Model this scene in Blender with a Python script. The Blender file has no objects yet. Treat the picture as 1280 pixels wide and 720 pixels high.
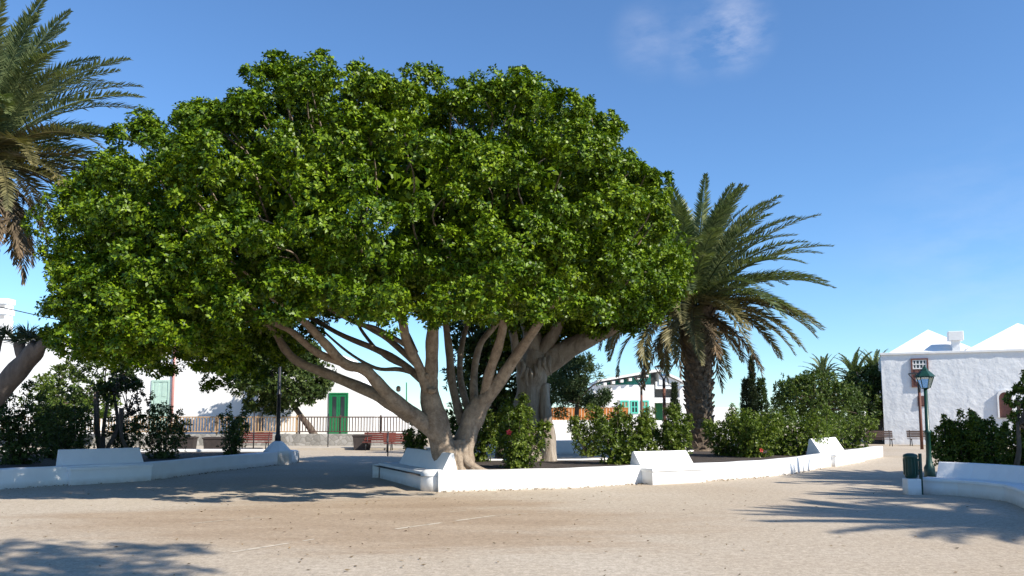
import bpy, bmesh, math, random
import numpy as np
from mathutils import Vector, Matrix

sc = bpy.context.scene
R = math.radians
# ------------------------------------------------------------------ camera
EYE = Vector((0.0, 0.0, 1.6))
FOC, PITCH, CY = 1000.0, R(5.5), 429.0      # photo pixels (1280 wide)
cam_d = bpy.data.cameras.new('camera')
cam = bpy.data.objects.new('camera', cam_d)
sc.collection.objects.link(cam)
cam.location = EYE
cam.rotation_euler = (R(90) + PITCH, 0, 0)
cam_d.sensor_width = 36.0
cam_d.lens = 36.0 * FOC / 1280.0
cam_d.shift_y = (CY - 360.0) / 1280.0
cam_d.clip_start, cam_d.clip_end = 0.1, 3000.0
sc.camera = cam

# ------------------------------------------------------------------ light
SUN_EL, SUN_AZ = R(38), R(125)               # azimuth clockwise from +Y
sun_vec = Vector((math.sin(SUN_AZ) * math.cos(SUN_EL), math.cos(SUN_AZ) * math.cos(SUN_EL), math.sin(SUN_EL)))
w = bpy.data.worlds.new('World'); sc.world = w; w.use_nodes = True
nt = w.node_tree; nt.nodes.clear()
wo = nt.nodes.new('ShaderNodeOutputWorld'); bg = nt.nodes.new('ShaderNodeBackground')
sky = nt.nodes.new('ShaderNodeTexSky'); sky.sky_type = 'NISHITA'; sky.sun_disc = False
sky.sun_elevation, sky.sun_rotation = SUN_EL, SUN_AZ
sky.air_density, sky.dust_density, sky.ozone_density, sky.altitude = 1.0, 0.0, 1.6, 100
bg.inputs['Strength'].default_value = 0.09
# thin wisps of cirrus in the sky
tc = nt.nodes.new('ShaderNodeTexCoord')
mp = nt.nodes.new('ShaderNodeMapping'); mp.inputs['Scale'].default_value = (5.0, 3.0, 12.0)
mp.inputs['Rotation'].default_value = (0, R(12), 0)
nz = nt.nodes.new('ShaderNodeTexNoise'); nz.inputs['Scale'].default_value = 1.6
nz.inputs['Detail'].default_value = 8; nz.inputs['Roughness'].default_value = 0.62
cr = nt.nodes.new('ShaderNodeValToRGB')
cr.color_ramp.elements[0].position = 0.40; cr.color_ramp.elements[0].color = (0, 0, 0, 1)
cr.color_ramp.elements[1].position = 0.86; cr.color_ramp.elements[1].color = (1, 1, 1, 1)
mx = nt.nodes.new('ShaderNodeMixRGB'); mx.inputs['Color2'].default_value = (9.0, 6.6, 5.8, 1)
L_ = nt.links.new
L_(tc.outputs['Generated'], mp.inputs['Vector']); L_(mp.outputs['Vector'], nz.inputs['Vector'])
L_(nz.outputs['Fac'], cr.inputs['Fac'])
def patch(px, py, spread):
    u, v = (px - 640) / FOC, (CY - py) / FOC
    d = Vector((u, math.cos(PITCH) - v * math.sin(PITCH), math.sin(PITCH) + v * math.cos(PITCH))).normalized()
    dp = nt.nodes.new('ShaderNodeVectorMath'); dp.operation = 'DISTANCE'
    dp.inputs[1].default_value = d; L_(tc.outputs['Generated'], dp.inputs[0])
    m = nt.nodes.new('ShaderNodeMapRange'); m.interpolation_type = 'SMOOTHSTEP'
    m.inputs['From Min'].default_value = spread; m.inputs['From Max'].default_value = spread * 0.1
    L_(dp.outputs['Value'], m.inputs['Value']); return m.outputs['Result']
acc = None
for (px, py, s, k) in [(915, 40, .058, .95), (872, 52, .055, .4), (812, 48, .055, .3), (1240, 345, .2, .2)]:
    r = patch(px, py, s)
    mm = nt.nodes.new('ShaderNodeMath'); mm.operation = 'MULTIPLY'; mm.inputs[1].default_value = k; L_(r, mm.inputs[0])
    if acc is None: acc = mm.outputs[0]
    else:
        ad = nt.nodes.new('ShaderNodeMath'); ad.operation = 'MAXIMUM'; L_(acc, ad.inputs[0]); L_(mm.outputs[0], ad.inputs[1]); acc = ad.outputs[0]
ml = nt.nodes.new('ShaderNodeMath'); ml.operation = 'MULTIPLY'; L_(acc, ml.inputs[0]); L_(cr.outputs['Color'], ml.inputs[1])
L_(ml.outputs[0], mx.inputs['Fac']); L_(sky.outputs['Color'], mx.inputs['Color1'])
tint = nt.nodes.new('ShaderNodeMixRGB'); tint.blend_type = 'MULTIPLY'; tint.inputs['Fac'].default_value = 1
tint.inputs['Color2'].default_value = (.78, 1.08, 1.38, 1)      # camera white balance of the clear sky
L_(mx.outputs['Color'], tint.inputs['Color1']); L_(tint.outputs['Color'], bg.inputs['Color']); L_(bg.outputs[0], wo.inputs[0])

sl = bpy.data.lights.new('sun', 'SUN'); sl.energy = 5.0; sl.angle = R(0.55); sl.color = (1.0, 0.93, 0.82)
so = bpy.data.objects.new('sun', sl); sc.collection.objects.link(so); so.location = (20, -18, 30)
so.rotation_euler = sun_vec.to_track_quat('Z', 'Y').to_euler()
sc.view_settings.view_transform = 'Standard'; sc.view_settings.look = 'None'
sc.view_settings.exposure = 0.66; sc.view_settings.gamma = 1.0
sc.render.engine = 'CYCLES'
sc.cycles.max_bounces = 6; sc.cycles.transparent_max_bounces = 8
sc.cycles.use_denoising = True

# ------------------------------------------------------------------ helpers
def ray(px, py):
    u, v = (px - 640) / FOC, (CY - py) / FOC
    return Vector((u, math.cos(PITCH) - v * math.sin(PITCH), math.sin(PITCH) + v * math.cos(PITCH)))
def P(px, py, Y):                       # the place seen at a photo pixel, Y metres away
    d = ray(px, py); return EYE + d * (Y / d.y)
def G(px, py, z=0.0):                   # the place on a level surface seen at a photo pixel
    d = ray(px, py); return EYE + d * ((z - EYE.z) / d.z)
def M_PX(Y): return Y / FOC             # metres per photo pixel

def tag(o, label=None, cat=None, group=None, kind=None):
    if label: o['label'] = label
    if cat: o['category'] = cat
    if group: o['group'] = group
    if kind: o['kind'] = kind
    return o
def empty(name, loc, rz=0, label=None, cat=None, group=None):
    o = bpy.data.objects.new(name, None); sc.collection.objects.link(o)
    o.location = loc; o.rotation_euler = (0, 0, rz); o.empty_display_size = 0.2
    return tag(o, label, cat, group)
def copy_tree(o, parent=None):
    c = o.copy(); sc.collection.objects.link(c)
    if parent: c.parent = parent
    for ch in o.children: copy_tree(ch, c)
    return c

class MB:
    def __init__(s): s.v, s.f = [], []
    def add(s, vs, fs):
        o = len(s.v); s.v += [tuple(x) for x in vs]; s.f += [tuple(i + o for i in f) for f in fs]; return s
    def box(s, x0, x1, y0, y1, z0, z1, c=0.0):
        if c <= 0:
            vs = [(x, y, z) for z in (z0, z1) for (x, y) in ((x0, y0), (x1, y0), (x1, y1), (x0, y1))]
            return s.add(vs, [(3, 2, 1, 0), (4, 5, 6, 7), (0, 1, 5, 4), (1, 2, 6, 5), (2, 3, 7, 6), (3, 0, 4, 7)])
        bm = bmesh.new(); bmesh.ops.create_cube(bm, size=1)
        for v in bm.verts: v.co = Vector((x0 + (v.co.x + .5) * (x1 - x0), y0 + (v.co.y + .5) * (y1 - y0), z0 + (v.co.z + .5) * (z1 - z0)))
        bmesh.ops.bevel(bm, geom=bm.edges[:], offset=c, segments=2, affect='EDGES', profile=0.5)
        bm.verts.index_update()
        s.add([v.co for v in bm.verts], [[v.index for v in f.verts] for f in bm.faces]); bm.free(); return s
    def prism(s, poly, axis, a, b):      # poly in the other two axes, extruded along axis from a to b
        n = len(poly); vs = []
        for t in (a, b):
            for (p, q) in poly: vs.append({'x': (t, p, q), 'y': (p, t, q), 'z': (p, q, t)}[axis])
        fs = [tuple(range(n))[::-1], tuple(range(n, 2 * n))] + [(i, (i + 1) % n, n + (i + 1) % n, n + i) for i in range(n)]
        return s.add(vs, fs)
    def tube(s, pts, rad, seg=8, cap=True, wob=0.0, rng=None):
        pts = [Vector(p) for p in pts]; n = len(pts)
        if not hasattr(rad, '__len__'): rad = [rad] * n
        ref = None; rings = []
        for i, p in enumerate(pts):
            t = (pts[min(i + 1, n - 1)] - pts[max(i - 1, 0)])
            t = t.normalized() if t.length > 1e-9 else Vector((0, 0, 1))
            if ref is None: ref = t.orthogonal().normalized()
            ref = (ref - t * ref.dot(t)); ref = ref.normalized() if ref.length > 1e-6 else t.orthogonal().normalized()
            b = t.cross(ref)
            ring = []
            for k in range(seg):
                a = 2 * math.pi * k / seg
                rr = rad[i] * (1 + (wob * math.sin(3 * a + i * .7) + wob * .6 * math.sin(5 * a - i * .4) if wob else 0))
                ring.append(p + (ref * math.cos(a) + b * math.sin(a)) * rr)
            rings.append(ring)
        vs = [v for r in rings for v in r]
        fs = [(i * seg + k, i * seg + (k + 1) % seg, (i + 1) * seg + (k + 1) % seg, (i + 1) * seg + k) for i in range(n - 1) for k in range(seg)]
        if cap: fs += [tuple(range(seg))[::-1], tuple(range((n - 1) * seg, n * seg))]
        return s.add(vs, fs)
    def lathe(s, prof, seg=12, c=(0, 0, 0)):
        vs = []
        for (r, z) in prof:
            for k in range(seg):
                a = 2 * math.pi * (k + .5) / seg; vs.append((c[0] + r * math.cos(a), c[1] + r * math.sin(a), c[2] + z))
        n = len(prof)
        fs = [(i * seg + k, i * seg + (k + 1) % seg, (i + 1) * seg + (k + 1) % seg, (i + 1) * seg + k) for i in range(n - 1) for k in range(seg)]
        fs += [tuple(range(seg))[::-1], tuple(range((n - 1) * seg, n * seg))]
        return s.add(vs, fs)
    def build(s, name, mat, parent=None, smooth=False):
        me = bpy.data.meshes.new(name); me.from_pydata(s.v, [], s.f); me.validate(); me.update()
        bm = bmesh.new(); bm.from_mesh(me); bmesh.ops.recalc_face_normals(bm, faces=bm.faces[:]); bm.to_mesh(me); bm.free()
        return link(name, me, mat, parent, smooth)
def link(name, me, mat, parent=None, smooth=False):
    me.materials.append(mat)
    if smooth: me.polygons.foreach_set('use_smooth', [True] * len(me.polygons))
    o = bpy.data.objects.new(name, me); sc.collection.objects.link(o)
    if parent: o.parent = parent
    return o
def quads_obj(name, V, mat, parent=None, org=None):   # V: (n,4,3) world array
    n = len(V); me = bpy.data.meshes.new(name)
    co = V.reshape(-1, 3).astype(np.float32)
    if org is not None: co = co - np.array(org, dtype=np.float32)
    me.vertices.add(4 * n); me.vertices.foreach_set('co', co.ravel())
    me.loops.add(4 * n); me.loops.foreach_set('vertex_index', np.arange(4 * n, dtype=np.int32))
    me.polygons.add(n); me.polygons.foreach_set('loop_start', np.arange(0, 4 * n, 4, dtype=np.int32))
    me.update(calc_edges=True); me.validate()
    return link(name, me, mat, parent)
def spline(pts, n=6):
    pts = [Vector(p) for p in pts]; out = []
    for i in range(len(pts) - 1):
        p0, p1, p2, p3 = pts[max(i - 1, 0)], pts[i], pts[i + 1], pts[min(i + 2, len(pts) - 1)]
        for k in range(n):
            t = k / n
            out.append(0.5 * ((2 * p1) + (p2 - p0) * t + (2 * p0 - 5 * p1 + 4 * p2 - p3) * t * t + (3 * p1 - p0 - 3 * p2 + p3) * t ** 3))
    out.append(pts[-1]); return out

# ------------------------------------------------------------------ materials
def mat_new(name):
    m = bpy.data.materials.new(name); m.use_nodes = True
    return m, m.node_tree, m.node_tree.nodes['Principled BSDF']
def ramp(nt, a, b, p0=.3, p1=.7):
    r = nt.nodes.new('ShaderNodeValToRGB')
    r.color_ramp.elements[0].position = p0; r.color_ramp.elements[0].color = (*a, 1)
    r.color_ramp.elements[1].position = p1; r.color_ramp.elements[1].color = (*b, 1); return r
def noise(nt, scale, detail=6, rough=.6, vec='Object', sc3=None):
    t = nt.nodes.new('ShaderNodeTexCoord'); n = nt.nodes.new('ShaderNodeTexNoise')
    n.inputs['Scale'].default_value = scale; n.inputs['Detail'].default_value = detail; n.inputs['Roughness'].default_value = rough
    if sc3:
        m = nt.nodes.new('ShaderNodeMapping'); m.inputs['Scale'].default_value = sc3
        nt.links.new(t.outputs[vec], m.inputs['Vector']); nt.links.new(m.outputs['Vector'], n.inputs['Vector'])
    else: nt.links.new(t.outputs[vec], n.inputs['Vector'])
    return n
def bump(nt, h, b, strength=.3, dist=.02):
    n = nt.nodes.new('ShaderNodeBump'); n.inputs['Strength'].default_value = strength; n.inputs['Distance'].default_value = dist
    nt.links.new(h, n.inputs['Height']); nt.links.new(n.outputs['Normal'], b.inputs['Normal'])
def plain(name, col, rough=.6, metal=0, var=.25, scale=6, bs=.15, bd=.01):
    m, t, b = mat_new(name); b.inputs['Roughness'].default_value = rough; b.inputs['Metallic'].default_value = metal
    n = noise(t, scale); r = ramp(t, tuple(c * (1 - var) for c in col), tuple(min(1, c * (1 + var)) for c in col))
    t.links.new(n.outputs['Fac'], r.inputs['Fac']); t.links.new(r.outputs['Color'], b.inputs['Base Color'])
    n2 = noise(t, scale * 8); bump(t, n2.outputs['Fac'], b, bs, bd); return m
def mix(t, a, b, fac, mode='MIX'):
    x = t.nodes.new('ShaderNodeMixRGB'); x.blend_type = mode
    for s, v in (('Color1', a), ('Color2', b), ('Fac', fac)):
        if isinstance(v, (int, float)): x.inputs[s].default_value = v
        elif isinstance(v, tuple): x.inputs[s].default_value = (*v, 1)
        else: t.links.new(v, x.inputs[s])
    return x.outputs['Color']
def plaster(name, col=(.80, .80, .79), relief=.35, dirt=.6, big=2.5):
    m, t, b = mat_new(name); b.inputs['Roughness'].default_value = .85
    n = noise(t, 1.7, 8, .65); r = ramp(t, tuple(c * .93 for c in col), col, .3, .6); t.links.new(n.outputs['Fac'], r.inputs['Fac'])
    # splash marks of dust along the foot of the wall
    tc = t.nodes.new('ShaderNodeTexCoord'); sp = t.nodes.new('ShaderNodeSeparateXYZ'); t.links.new(tc.outputs['Object'], sp.inputs[0])
    nn = noise(t, 5, 6, .7); mr = t.nodes.new('ShaderNodeMapRange')
    mr.inputs['From Min'].default_value = .16; mr.inputs['From Max'].default_value = 0; t.links.new(sp.outputs['Z'], mr.inputs['Value'])
    mu = t.nodes.new('ShaderNodeMath'); mu.operation = 'MULTIPLY'; t.links.new(mr.outputs[0], mu.inputs[0]); t.links.new(nn.outputs['Fac'], mu.inputs[1])
    mu2 = t.nodes.new('ShaderNodeMath'); mu2.operation = 'MULTIPLY'; mu2.inputs[1].default_value = dirt * 2; t.links.new(mu.outputs[0], mu2.inputs[0])
    c = mix(t, r.outputs['Color'], (.42, .35, .27), mu2.outputs[0])
    # hairline scuffs
    ns = noise(t, 9, 10, .75, sc3=(1, 1, .35)); rs = ramp(t, (0, 0, 0), (1, 1, 1), .66, .74); t.links.new(ns.outputs['Fac'], rs.inputs['Fac'])
    sf = t.nodes.new('ShaderNodeMath'); sf.operation = 'MULTIPLY'; sf.inputs[1].default_value = .35 * dirt; t.links.new(rs.outputs['Color'], sf.inputs[0])
    c = mix(t, c, (.45, .42, .38), sf.outputs[0])
    t.links.new(c, b.inputs['Base Color'])
    n2 = noise(t, big, 9, .6); bump(t, n2.outputs['Fac'], b, relief, .06); return m
def leafmat(name, dark, light, trans=.3, rough=.42, hue=None):
    m, t, b = mat_new(name); b.inputs['Roughness'].default_value = rough; b.inputs['Specular IOR Level'].default_value = .28
    g = t.nodes.new('ShaderNodeNewGeometry'); r = ramp(t, dark, light, .05, .95); t.links.new(g.outputs['Random Per Island'], r.inputs['Fac'])
    n = noise(t, .55, 3, .5); rr = ramp(t, (.72, .8, .8), (1.22, 1.15, 1.0), .35, .65); t.links.new(n.outputs['Fac'], rr.inputs['Fac'])
    c = mix(t, r.outputs['Color'], rr.outputs['Color'], 1.0, 'MULTIPLY')
    t.links.new(c, b.inputs['Base Color'])
    tr = t.nodes.new('ShaderNodeBsdfTranslucent'); c2 = mix(t, c, (1.25, 1.45, .55), 1.0, 'MULTIPLY'); t.links.new(c2, tr.inputs['Color'])
    ms = t.nodes.new('ShaderNodeMixShader'); ms.inputs['Fac'].default_value = trans
    t.links.new(b.outputs[0], ms.inputs[1]); t.links.new(tr.outputs[0], ms.inputs[2])
    t.links.new(ms.outputs[0], t.nodes['Material Output'].inputs['Surface']); return m
def bark(name, a, b_, scale=5, stretch=(1, 1, .35), bs=.6, bd=.04):
    m, t, b = mat_new(name); b.inputs['Roughness'].default_value = .9
    n = noise(t, scale, 10, .68, sc3=stretch); r = ramp(t, a, b_, .3, .68); t.links.new(n.outputs['Fac'], r.inputs['Fac'])
    n3 = noise(t, 1.1, 3); r3 = ramp(t, (.75, .72, .7), (1.15, 1.15, 1.15)); t.links.new(n3.outputs['Fac'], r3.inputs['Fac'])
    t.links.new(mix(t, r.outputs['Color'], r3.outputs['Color'], 1.0, 'MULTIPLY'), b.inputs['Base Color'])
    bump(t, n.outputs['Fac'], b, bs, bd)
    if 'ficus' in name or 'old' in name:      # pale lenticels and dark cracks
        v = noise(t, 26, 4, .6, sc3=(.6, .6, 1.6)); rv_ = ramp(t, (0, 0, 0), (1, 1, 1), .60, .70); t.links.new(v.outputs['Fac'], rv_.inputs['Fac'])
        v2 = noise(t, 12, 8, .7, sc3=(1, 1, .5)); rv2 = ramp(t, (.35, .33, .3), (1, 1, 1), .30, .40); t.links.new(v2.outputs['Fac'], rv2.inputs['Fac'])
        src = b.inputs['Base Color'].links[0].from_socket; f = t.nodes.new('ShaderNodeMath'); f.operation = 'MULTIPLY'; f.inputs[1].default_value = .4; t.links.new(rv_.outputs['Color'], f.inputs[0])
        t.links.new(mix(t, mix(t, src, (.5, .43, .34), f.outputs[0]), rv2.outputs['Color'], .8, 'MULTIPLY'), b.inputs['Base Color'])
    return m

MAT = {}
MAT['wall'] = plaster('white_plaster')
MAT['house'] = plaster('white_house_plaster', (.82, .82, .81), .15, .15)
MAT['church'] = plaster('rough_church_plaster', (.74, .75, .76), 1.0, .2, 1.6)
MAT['roof'] = plaster('white_roof_plaster', (.80, .79, .77), .3, .1)
MAT['ficus_leaf'] = leafmat('ficus_leaf', (.024, .066, .002), (.172, .255, .008), .10, .46)
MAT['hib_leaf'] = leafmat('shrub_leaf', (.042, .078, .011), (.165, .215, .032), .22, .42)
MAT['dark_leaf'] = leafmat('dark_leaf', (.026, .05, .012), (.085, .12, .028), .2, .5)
MAT['purple_leaf'] = leafmat('purplish_leaf', (.028, .022, .022), (.06, .055, .045), .2, .5)
MAT['olive_leaf'] = leafmat('olive_leaf', (.048, .088, .012), (.15, .20, .03), .25, .5)
MAT['round_leaf'] = leafmat('round_tree_leaf', (.030, .058, .010), (.105, .15, .026), .15, .5)
MAT['cypress_leaf'] = leafmat('cypress_leaf', (.022, .036, .018), (.055, .075, .035), .1, .6)
MAT['casu_leaf'] = leafmat('casuarina_leaf', (.03, .055, .022), (.085, .12, .045), .2, .6)
MAT['palm_green'] = leafmat('palm_leaflet', (.070, .098, .042), (.20, .235, .11), .15, .38)
MAT['palm_old'] = leafmat('palm_old_leaflet', (.095, .088, .042), (.22, .19, .09), .2, .5)
MAT['palm_dry'] = leafmat('palm_dry_leaflet', (.08, .055, .036), (.22, .155, .10), .2, .7)
MAT['dragon_leaf'] = leafmat('dragon_leaf', (.03, .045, .025), (.08, .10, .05), .1, .5)
MAT['ficus_bark'] = bark('ficus_bark', (.15, .11, .078), (.38, .31, .235), 7, (1, 1, .8), .9, .05)
MAT['old_bark'] = bark('old_bark', (.20, .16, .12), (.42, .37, .31), 6, (1, 1, .18), 1.0, .09)
MAT['palm_bark'] = bark('palm_bark', (.04, .03, .022), (.21, .16, .115), 9, (1, 1, 1), .8, .05)
MAT['twig'] = bark('twig_bark', (.06, .045, .035), (.15, .12, .09), 8)
MAT['dragon_bark'] = bark('dragon_bark', (.08, .065, .055), (.17, .14, .12), 6)
MAT['corten'] = plain('rusted_steel', (.11, .038, .022), .7, 0, .35, 4)
MAT['dark_metal'] = plain('dark_metal', (.035, .035, .038), .45, .6, .2)
MAT['green_paint'] = plain('dark_green_paint', (.008, .046, .032), .38, 0, .2, 8)
MAT['door_green'] = plain('green_door_paint', (.012, .17, .065), .4, 0, .12, 8)
MAT['pale_green'] = plain('pale_green_paint', (.42, .58, .50), .6, 0, .08, 6)
MAT['teal'] = plain('teal_paint', (.09, .50, .38), .6, 0, .08, 6)
MAT['red_wood'] = plain('red_bench_wood', (.14, .032, .022), .5, 0, .25, 9)  # wood colour darkened to carry the shade over the benches
MAT['brown_wood'] = plain('brown_shutter_wood', (.15, .06, .045), .6, 0, .25, 9)
MAT['rail_tan'] = plain('tan_rail_wood', (.40, .26, .14), .7, 0, .25, 8)
MAT['rail_dark'] = plain('dark_rail_wood', (.075, .042, .03), .6, 0, .25, 8)
MAT['orange_wood'] = plain('orange_fence_wood', (.47, .16, .035), .6, 0, .25, 5)
MAT['black_wood'] = plain('black_gate_wood', (.014, .012, .011), .6, 0, .3, 5)
MAT['pink'] = plain('pink_pipe_paint', (.42, .19, .17), .6, 0, .12, 5)
MAT['dark_box'] = plain('dark_planter_paint', (.03, .022, .02), .6, 0, .3, 5)
MAT['shade_grey'] = plain('grey_shade_and_vents', (.36, .35, .34), .8, 0, .1, 5)  # villa shade put into the colour; the tower vents use it too
MAT['globe'] = plain('opal_globe', (.8, .8, .78), .25, 0, .02, 4)
MAT['flower'] = plain('red_petal', (.55, .02, .025), .5, 0, .2, 9)
MAT['cable'] = plain('cable_rubber', (.03, .03, .03), .6)
m, t, b = mat_new('window_glass'); b.inputs['Base Color'].default_value = (.03, .04, .045, 1); b.inputs['Roughness'].default_value = .08; MAT['glass'] = m
m, t, b = mat_new('lantern_glass'); b.inputs['Base Color'].default_value = (.75, .8, .78, 1); b.inputs['Roughness'].default_value = .12
b.inputs['Transmission Weight'].default_value = .85; MAT['lglass'] = m

# stone retaining wall, its colour lowered to stand in for tree shade
m, t, b = mat_new('pale_rubble_stone'); b.inputs['Roughness'].default_value = .9
tc = t.nodes.new('ShaderNodeTexCoord'); vo = t.nodes.new('ShaderNodeTexVoronoi'); vo.inputs['Scale'].default_value = 3.2
t.links.new(tc.outputs['Object'], vo.inputs['Vector'])
r = ramp(t, (.17, .16, .14), (.40, .38, .35), 0, 1); t.links.new(vo.outputs['Color'], r.inputs['Fac'])
ve = t.nodes.new('ShaderNodeTexVoronoi'); ve.feature = 'DISTANCE_TO_EDGE'; ve.inputs['Scale'].default_value = 3.2; t.links.new(tc.outputs['Object'], ve.inputs['Vector'])
re = ramp(t, (.62, .6, .56), (1, 1, 1), 0.0, .06); t.links.new(ve.outputs['Distance'], re.inputs['Fac'])
t.links.new(mix(t, r.outputs['Color'], re.outputs['Color'], 1.0, 'MULTIPLY'), b.inputs['Base Color']); bump(t, ve.outputs['Distance'], b, .6, .05)
MAT['stone'] = m

# gravelly earth of the square
m, t, b = mat_new('plaza_grit'); b.inputs['Roughness'].default_value = .95
tc = t.nodes.new('ShaderNodeTexCoord')
n1 = noise(t, .16, 5, .6); r1 = ramp(t, (.405, .330, .246), (.465, .398, .316), .38, .66); t.links.new(n1.outputs['Fac'], r1.inputs['Fac'])
dm = t.nodes.new('ShaderNodeMapping'); dm.inputs['Location'].default_value = (.18, -1.72, 0); dm.inputs['Scale'].default_value = (.085, .13, 1)
t.links.new(tc.outputs['Object'], dm.inputs['Vector'])
ln = t.nodes.new('ShaderNodeVectorMath'); ln.operation = 'LENGTH'; t.links.new(dm.outputs['Vector'], ln.inputs[0])
nw = noise(t, .35, 6, .65, sc3=(.55, 1.5, 1)); ad = t.nodes.new('ShaderNodeMath'); ad.operation = 'ADD'; t.links.new(ln.outputs['Value'], ad.inputs[0]); t.links.new(nw.outputs['Fac'], ad.inputs[1])
rm = ramp(t, (1, 1, 1), (0, 0, 0), .78, 1.28); t.links.new(ad.outputs[0], rm.inputs['Fac'])
earth = ramp(t, (.31, .225, .148), (.385, .295, .205), .35, .65); ne = noise(t, .8, 7, .65, sc3=(.5, 1.6, 1)); t.links.new(ne.outputs['Fac'], earth.inputs['Fac'])
c = mix(t, r1.outputs['Color'], earth.outputs['Color'], rm.outputs['Color'])
vo = t.nodes.new('ShaderNodeTexVoronoi'); vo.inputs['Scale'].default_value = 55; t.links.new(tc.outputs['Object'], vo.inputs['Vector'])
rv = ramp(t, (.76, .75, .73), (1.22, 1.23, 1.24), .1, .9); t.links.new(vo.outputs['Color'], rv.inputs['Fac'])
c = mix(t, c, rv.outputs['Color'], .7, 'MULTIPLY')
ng = noise(t, 11, 6, .75); rg = ramp(t, (.78, .77, .75), (1.16, 1.17, 1.18), .35, .65); t.links.new(ng.outputs['Fac'], rg.inputs['Fac'])
c = mix(t, c, rg.outputs['Color'], 1.0, 'MULTIPLY')
t.links.new(c, b.inputs['Base Color'])
n5 = noise(t, 60, 4, .7); bump(t, n5.outputs['Fac'], b, .7, .012); MAT['ground'] = m
MAT['soil'] = plain('dark_volcanic_soil', (.055, .042, .034), .95, 0, .4, 3, 1.0, .05)
MAT['paving'] = plain('pale_paving', (.42, .37, .30), .9, 0, .12, 2, .2)
MAT['line'] = plain('worn_pale_line', (.52, .45, .35), .9, 0, .15, 5)
MAT['litter'] = leafmat('fallen_leaf', (.10, .07, .04), (.26, .18, .10), .05, .8)

# ------------------------------------------------------------------ ground
MB().add([(-500, -60, 0), (500, -60, 0), (500, 900, 0), (-500, 900, 0)], [(0, 1, 2, 3)]).build('ground', MAT['ground'])
tag(bpy.data.objects['ground'], kind='structure')
rng = np.random.default_rng(7); random.seed(7)

# sidewalk and raised terrace in the back left
sw = MB(); sw.box(-34, -2.2, 43.5, 47.2, -.2, .12, .02); tag(sw.build('sidewalk', MAT['paving']), kind='structure')
te = MB(); te.box(-60, -2.0, 47.72, 120, -.3, .72); tag(te.build('terrace', MAT['paving']), kind='structure')
# worn pale lines on the square
def strip(a, b_, wd):
    d = (b_ - a).normalized(); n = Vector((-d.y, d.x, 0)) * wd / 2
    return [a - n, a + n, b_ + n, b_ - n]
ln_mb = MB()
for (x0, y0, x1, y1, wd) in [(495, 661, 620, 644, .08), (290, 690, 410, 671, .08), (240, 654, 330, 646, .05), (620, 644, 690, 640, .03), (560, 640, 640, 632, .04)]:
    a, c_ = G(x0, y0, .004), G(x1, y1, .004); k = 7
    for i in range(k):
        if rng.random() < .22: continue
        p, q = a.lerp(c_, i / k), a.lerp(c_, (i + .93) / k)
        ln_mb.add(strip(p, q, wd * rng.uniform(.6, 1.1)), [(0, 1, 2, 3)])
tag(ln_mb.build('ground_line', MAT['line']), kind='structure')
# dry leaves scattered over the square
N = 520
xy = np.stack([rng.normal(-1.5, 6.5, N), rng.uniform(7.5, 18.5, N)], 1)
V = np.zeros((N, 4, 3)); an = rng.uniform(0, 6.28, N); ll = rng.uniform(.014, .038, N)
for k, (f, g) in enumerate([(-1, 0), (0, -.45), (1, 0), (0, .45)]):
    V[:, k, 0] = xy[:, 0] + ll * (f * np.cos(an) - g * np.sin(an)); V[:, k, 1] = xy[:, 1] + ll * (f * np.sin(an) + g * np.cos(an))
    V[:, k, 2] = .006 + rng.uniform(0, .02, N)
Fd = [G(548, 615), G(640, 612.5), G(720, 610), G(800, 605), G(880, 601.5), G(935, 598), G(985, 593), G(1030, 585)]
Ld = [G(0, 612), G(90, 606), G(190, 600), G(262, 590.5), G(330, 583), G(372, 578)]
N2 = 700; ex = []
for line, m_ in ((Fd, 420), (Ld, 280)):
    for q in range(m_):
        i = rng.integers(0, len(line) - 1); p = line[i].lerp(line[i + 1], rng.random()); d = (line[i + 1] - line[i]).normalized()
        o_ = -abs(rng.normal(0, .13)) - .04; ex.append((p.x - d.y * o_, p.y + d.x * o_))
ex = np.array(ex); V2 = np.zeros((N2, 4, 3)); an = rng.uniform(0, 6.28, N2); ll = rng.uniform(.015, .04, N2)
for k, (f, g) in enumerate([(-1, 0), (0, -.45), (1, 0), (0, .45)]):
    V2[:, k, 0] = ex[:, 0] + ll * (f * np.cos(an) - g * np.sin(an)); V2[:, k, 1] = ex[:, 1] + ll * (f * np.sin(an) + g * np.cos(an))
    V2[:, k, 2] = .006 + rng.uniform(0, .03, N2)
V = np.concatenate([V, V2])
tag(quads_obj('fallen_leaves', V, MAT['litter']), 'brown dry leaves and twigs littering the gritty square', 'leaf litter', kind='stuff')

# ------------------------------------------------------------------ planter walls, beds
def offset_line(pts, d):
    out = []
    for i, p in enumerate(pts):
        t_ = (pts[min(i + 1, len(pts) - 1)] - pts[max(i - 1, 0)]).normalized()
        out.append(p + Vector((-t_.y, t_.x, 0)) * d)
    return out
def wall_strip(name, line, hs, th, mat, label, cat='planter wall', group=None, batter=.03):
    line = [Vector((p.x, p.y, 0)) for p in line]
    li = line; mb = MB()
    if not hasattr(hs, '__len__'): hs = [hs] * len(li)
    prof = [(-batter, -.1), (0, .02), (0.0, .93), (.012, .975), (.04, 1.0)]
    prof = prof + [(th - o, z) for (o, z) in prof[::-1]]
    n = len(prof); cols = [offset_line(li, o) for (o, _) in prof]
    vs = [(cols[k][i].x, cols[k][i].y, hs[i] * prof[k][1] + .006 * math.sin(i * 1.7 + k)) for i in range(len(li)) for k in range(n)]
    fs = [(i * n + k, (i + 1) * n + k, (i + 1) * n + (k + 1) % n, i * n + (k + 1) % n) for i in range(len(li) - 1) for k in range(n)]
    fs += [tuple(range(n)), tuple(range((len(li) - 1) * n, len(li) * n))[::-1]]
    mb.add(vs, fs)
    return tag(mb.build(name, mat), label, cat, group)
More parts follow.
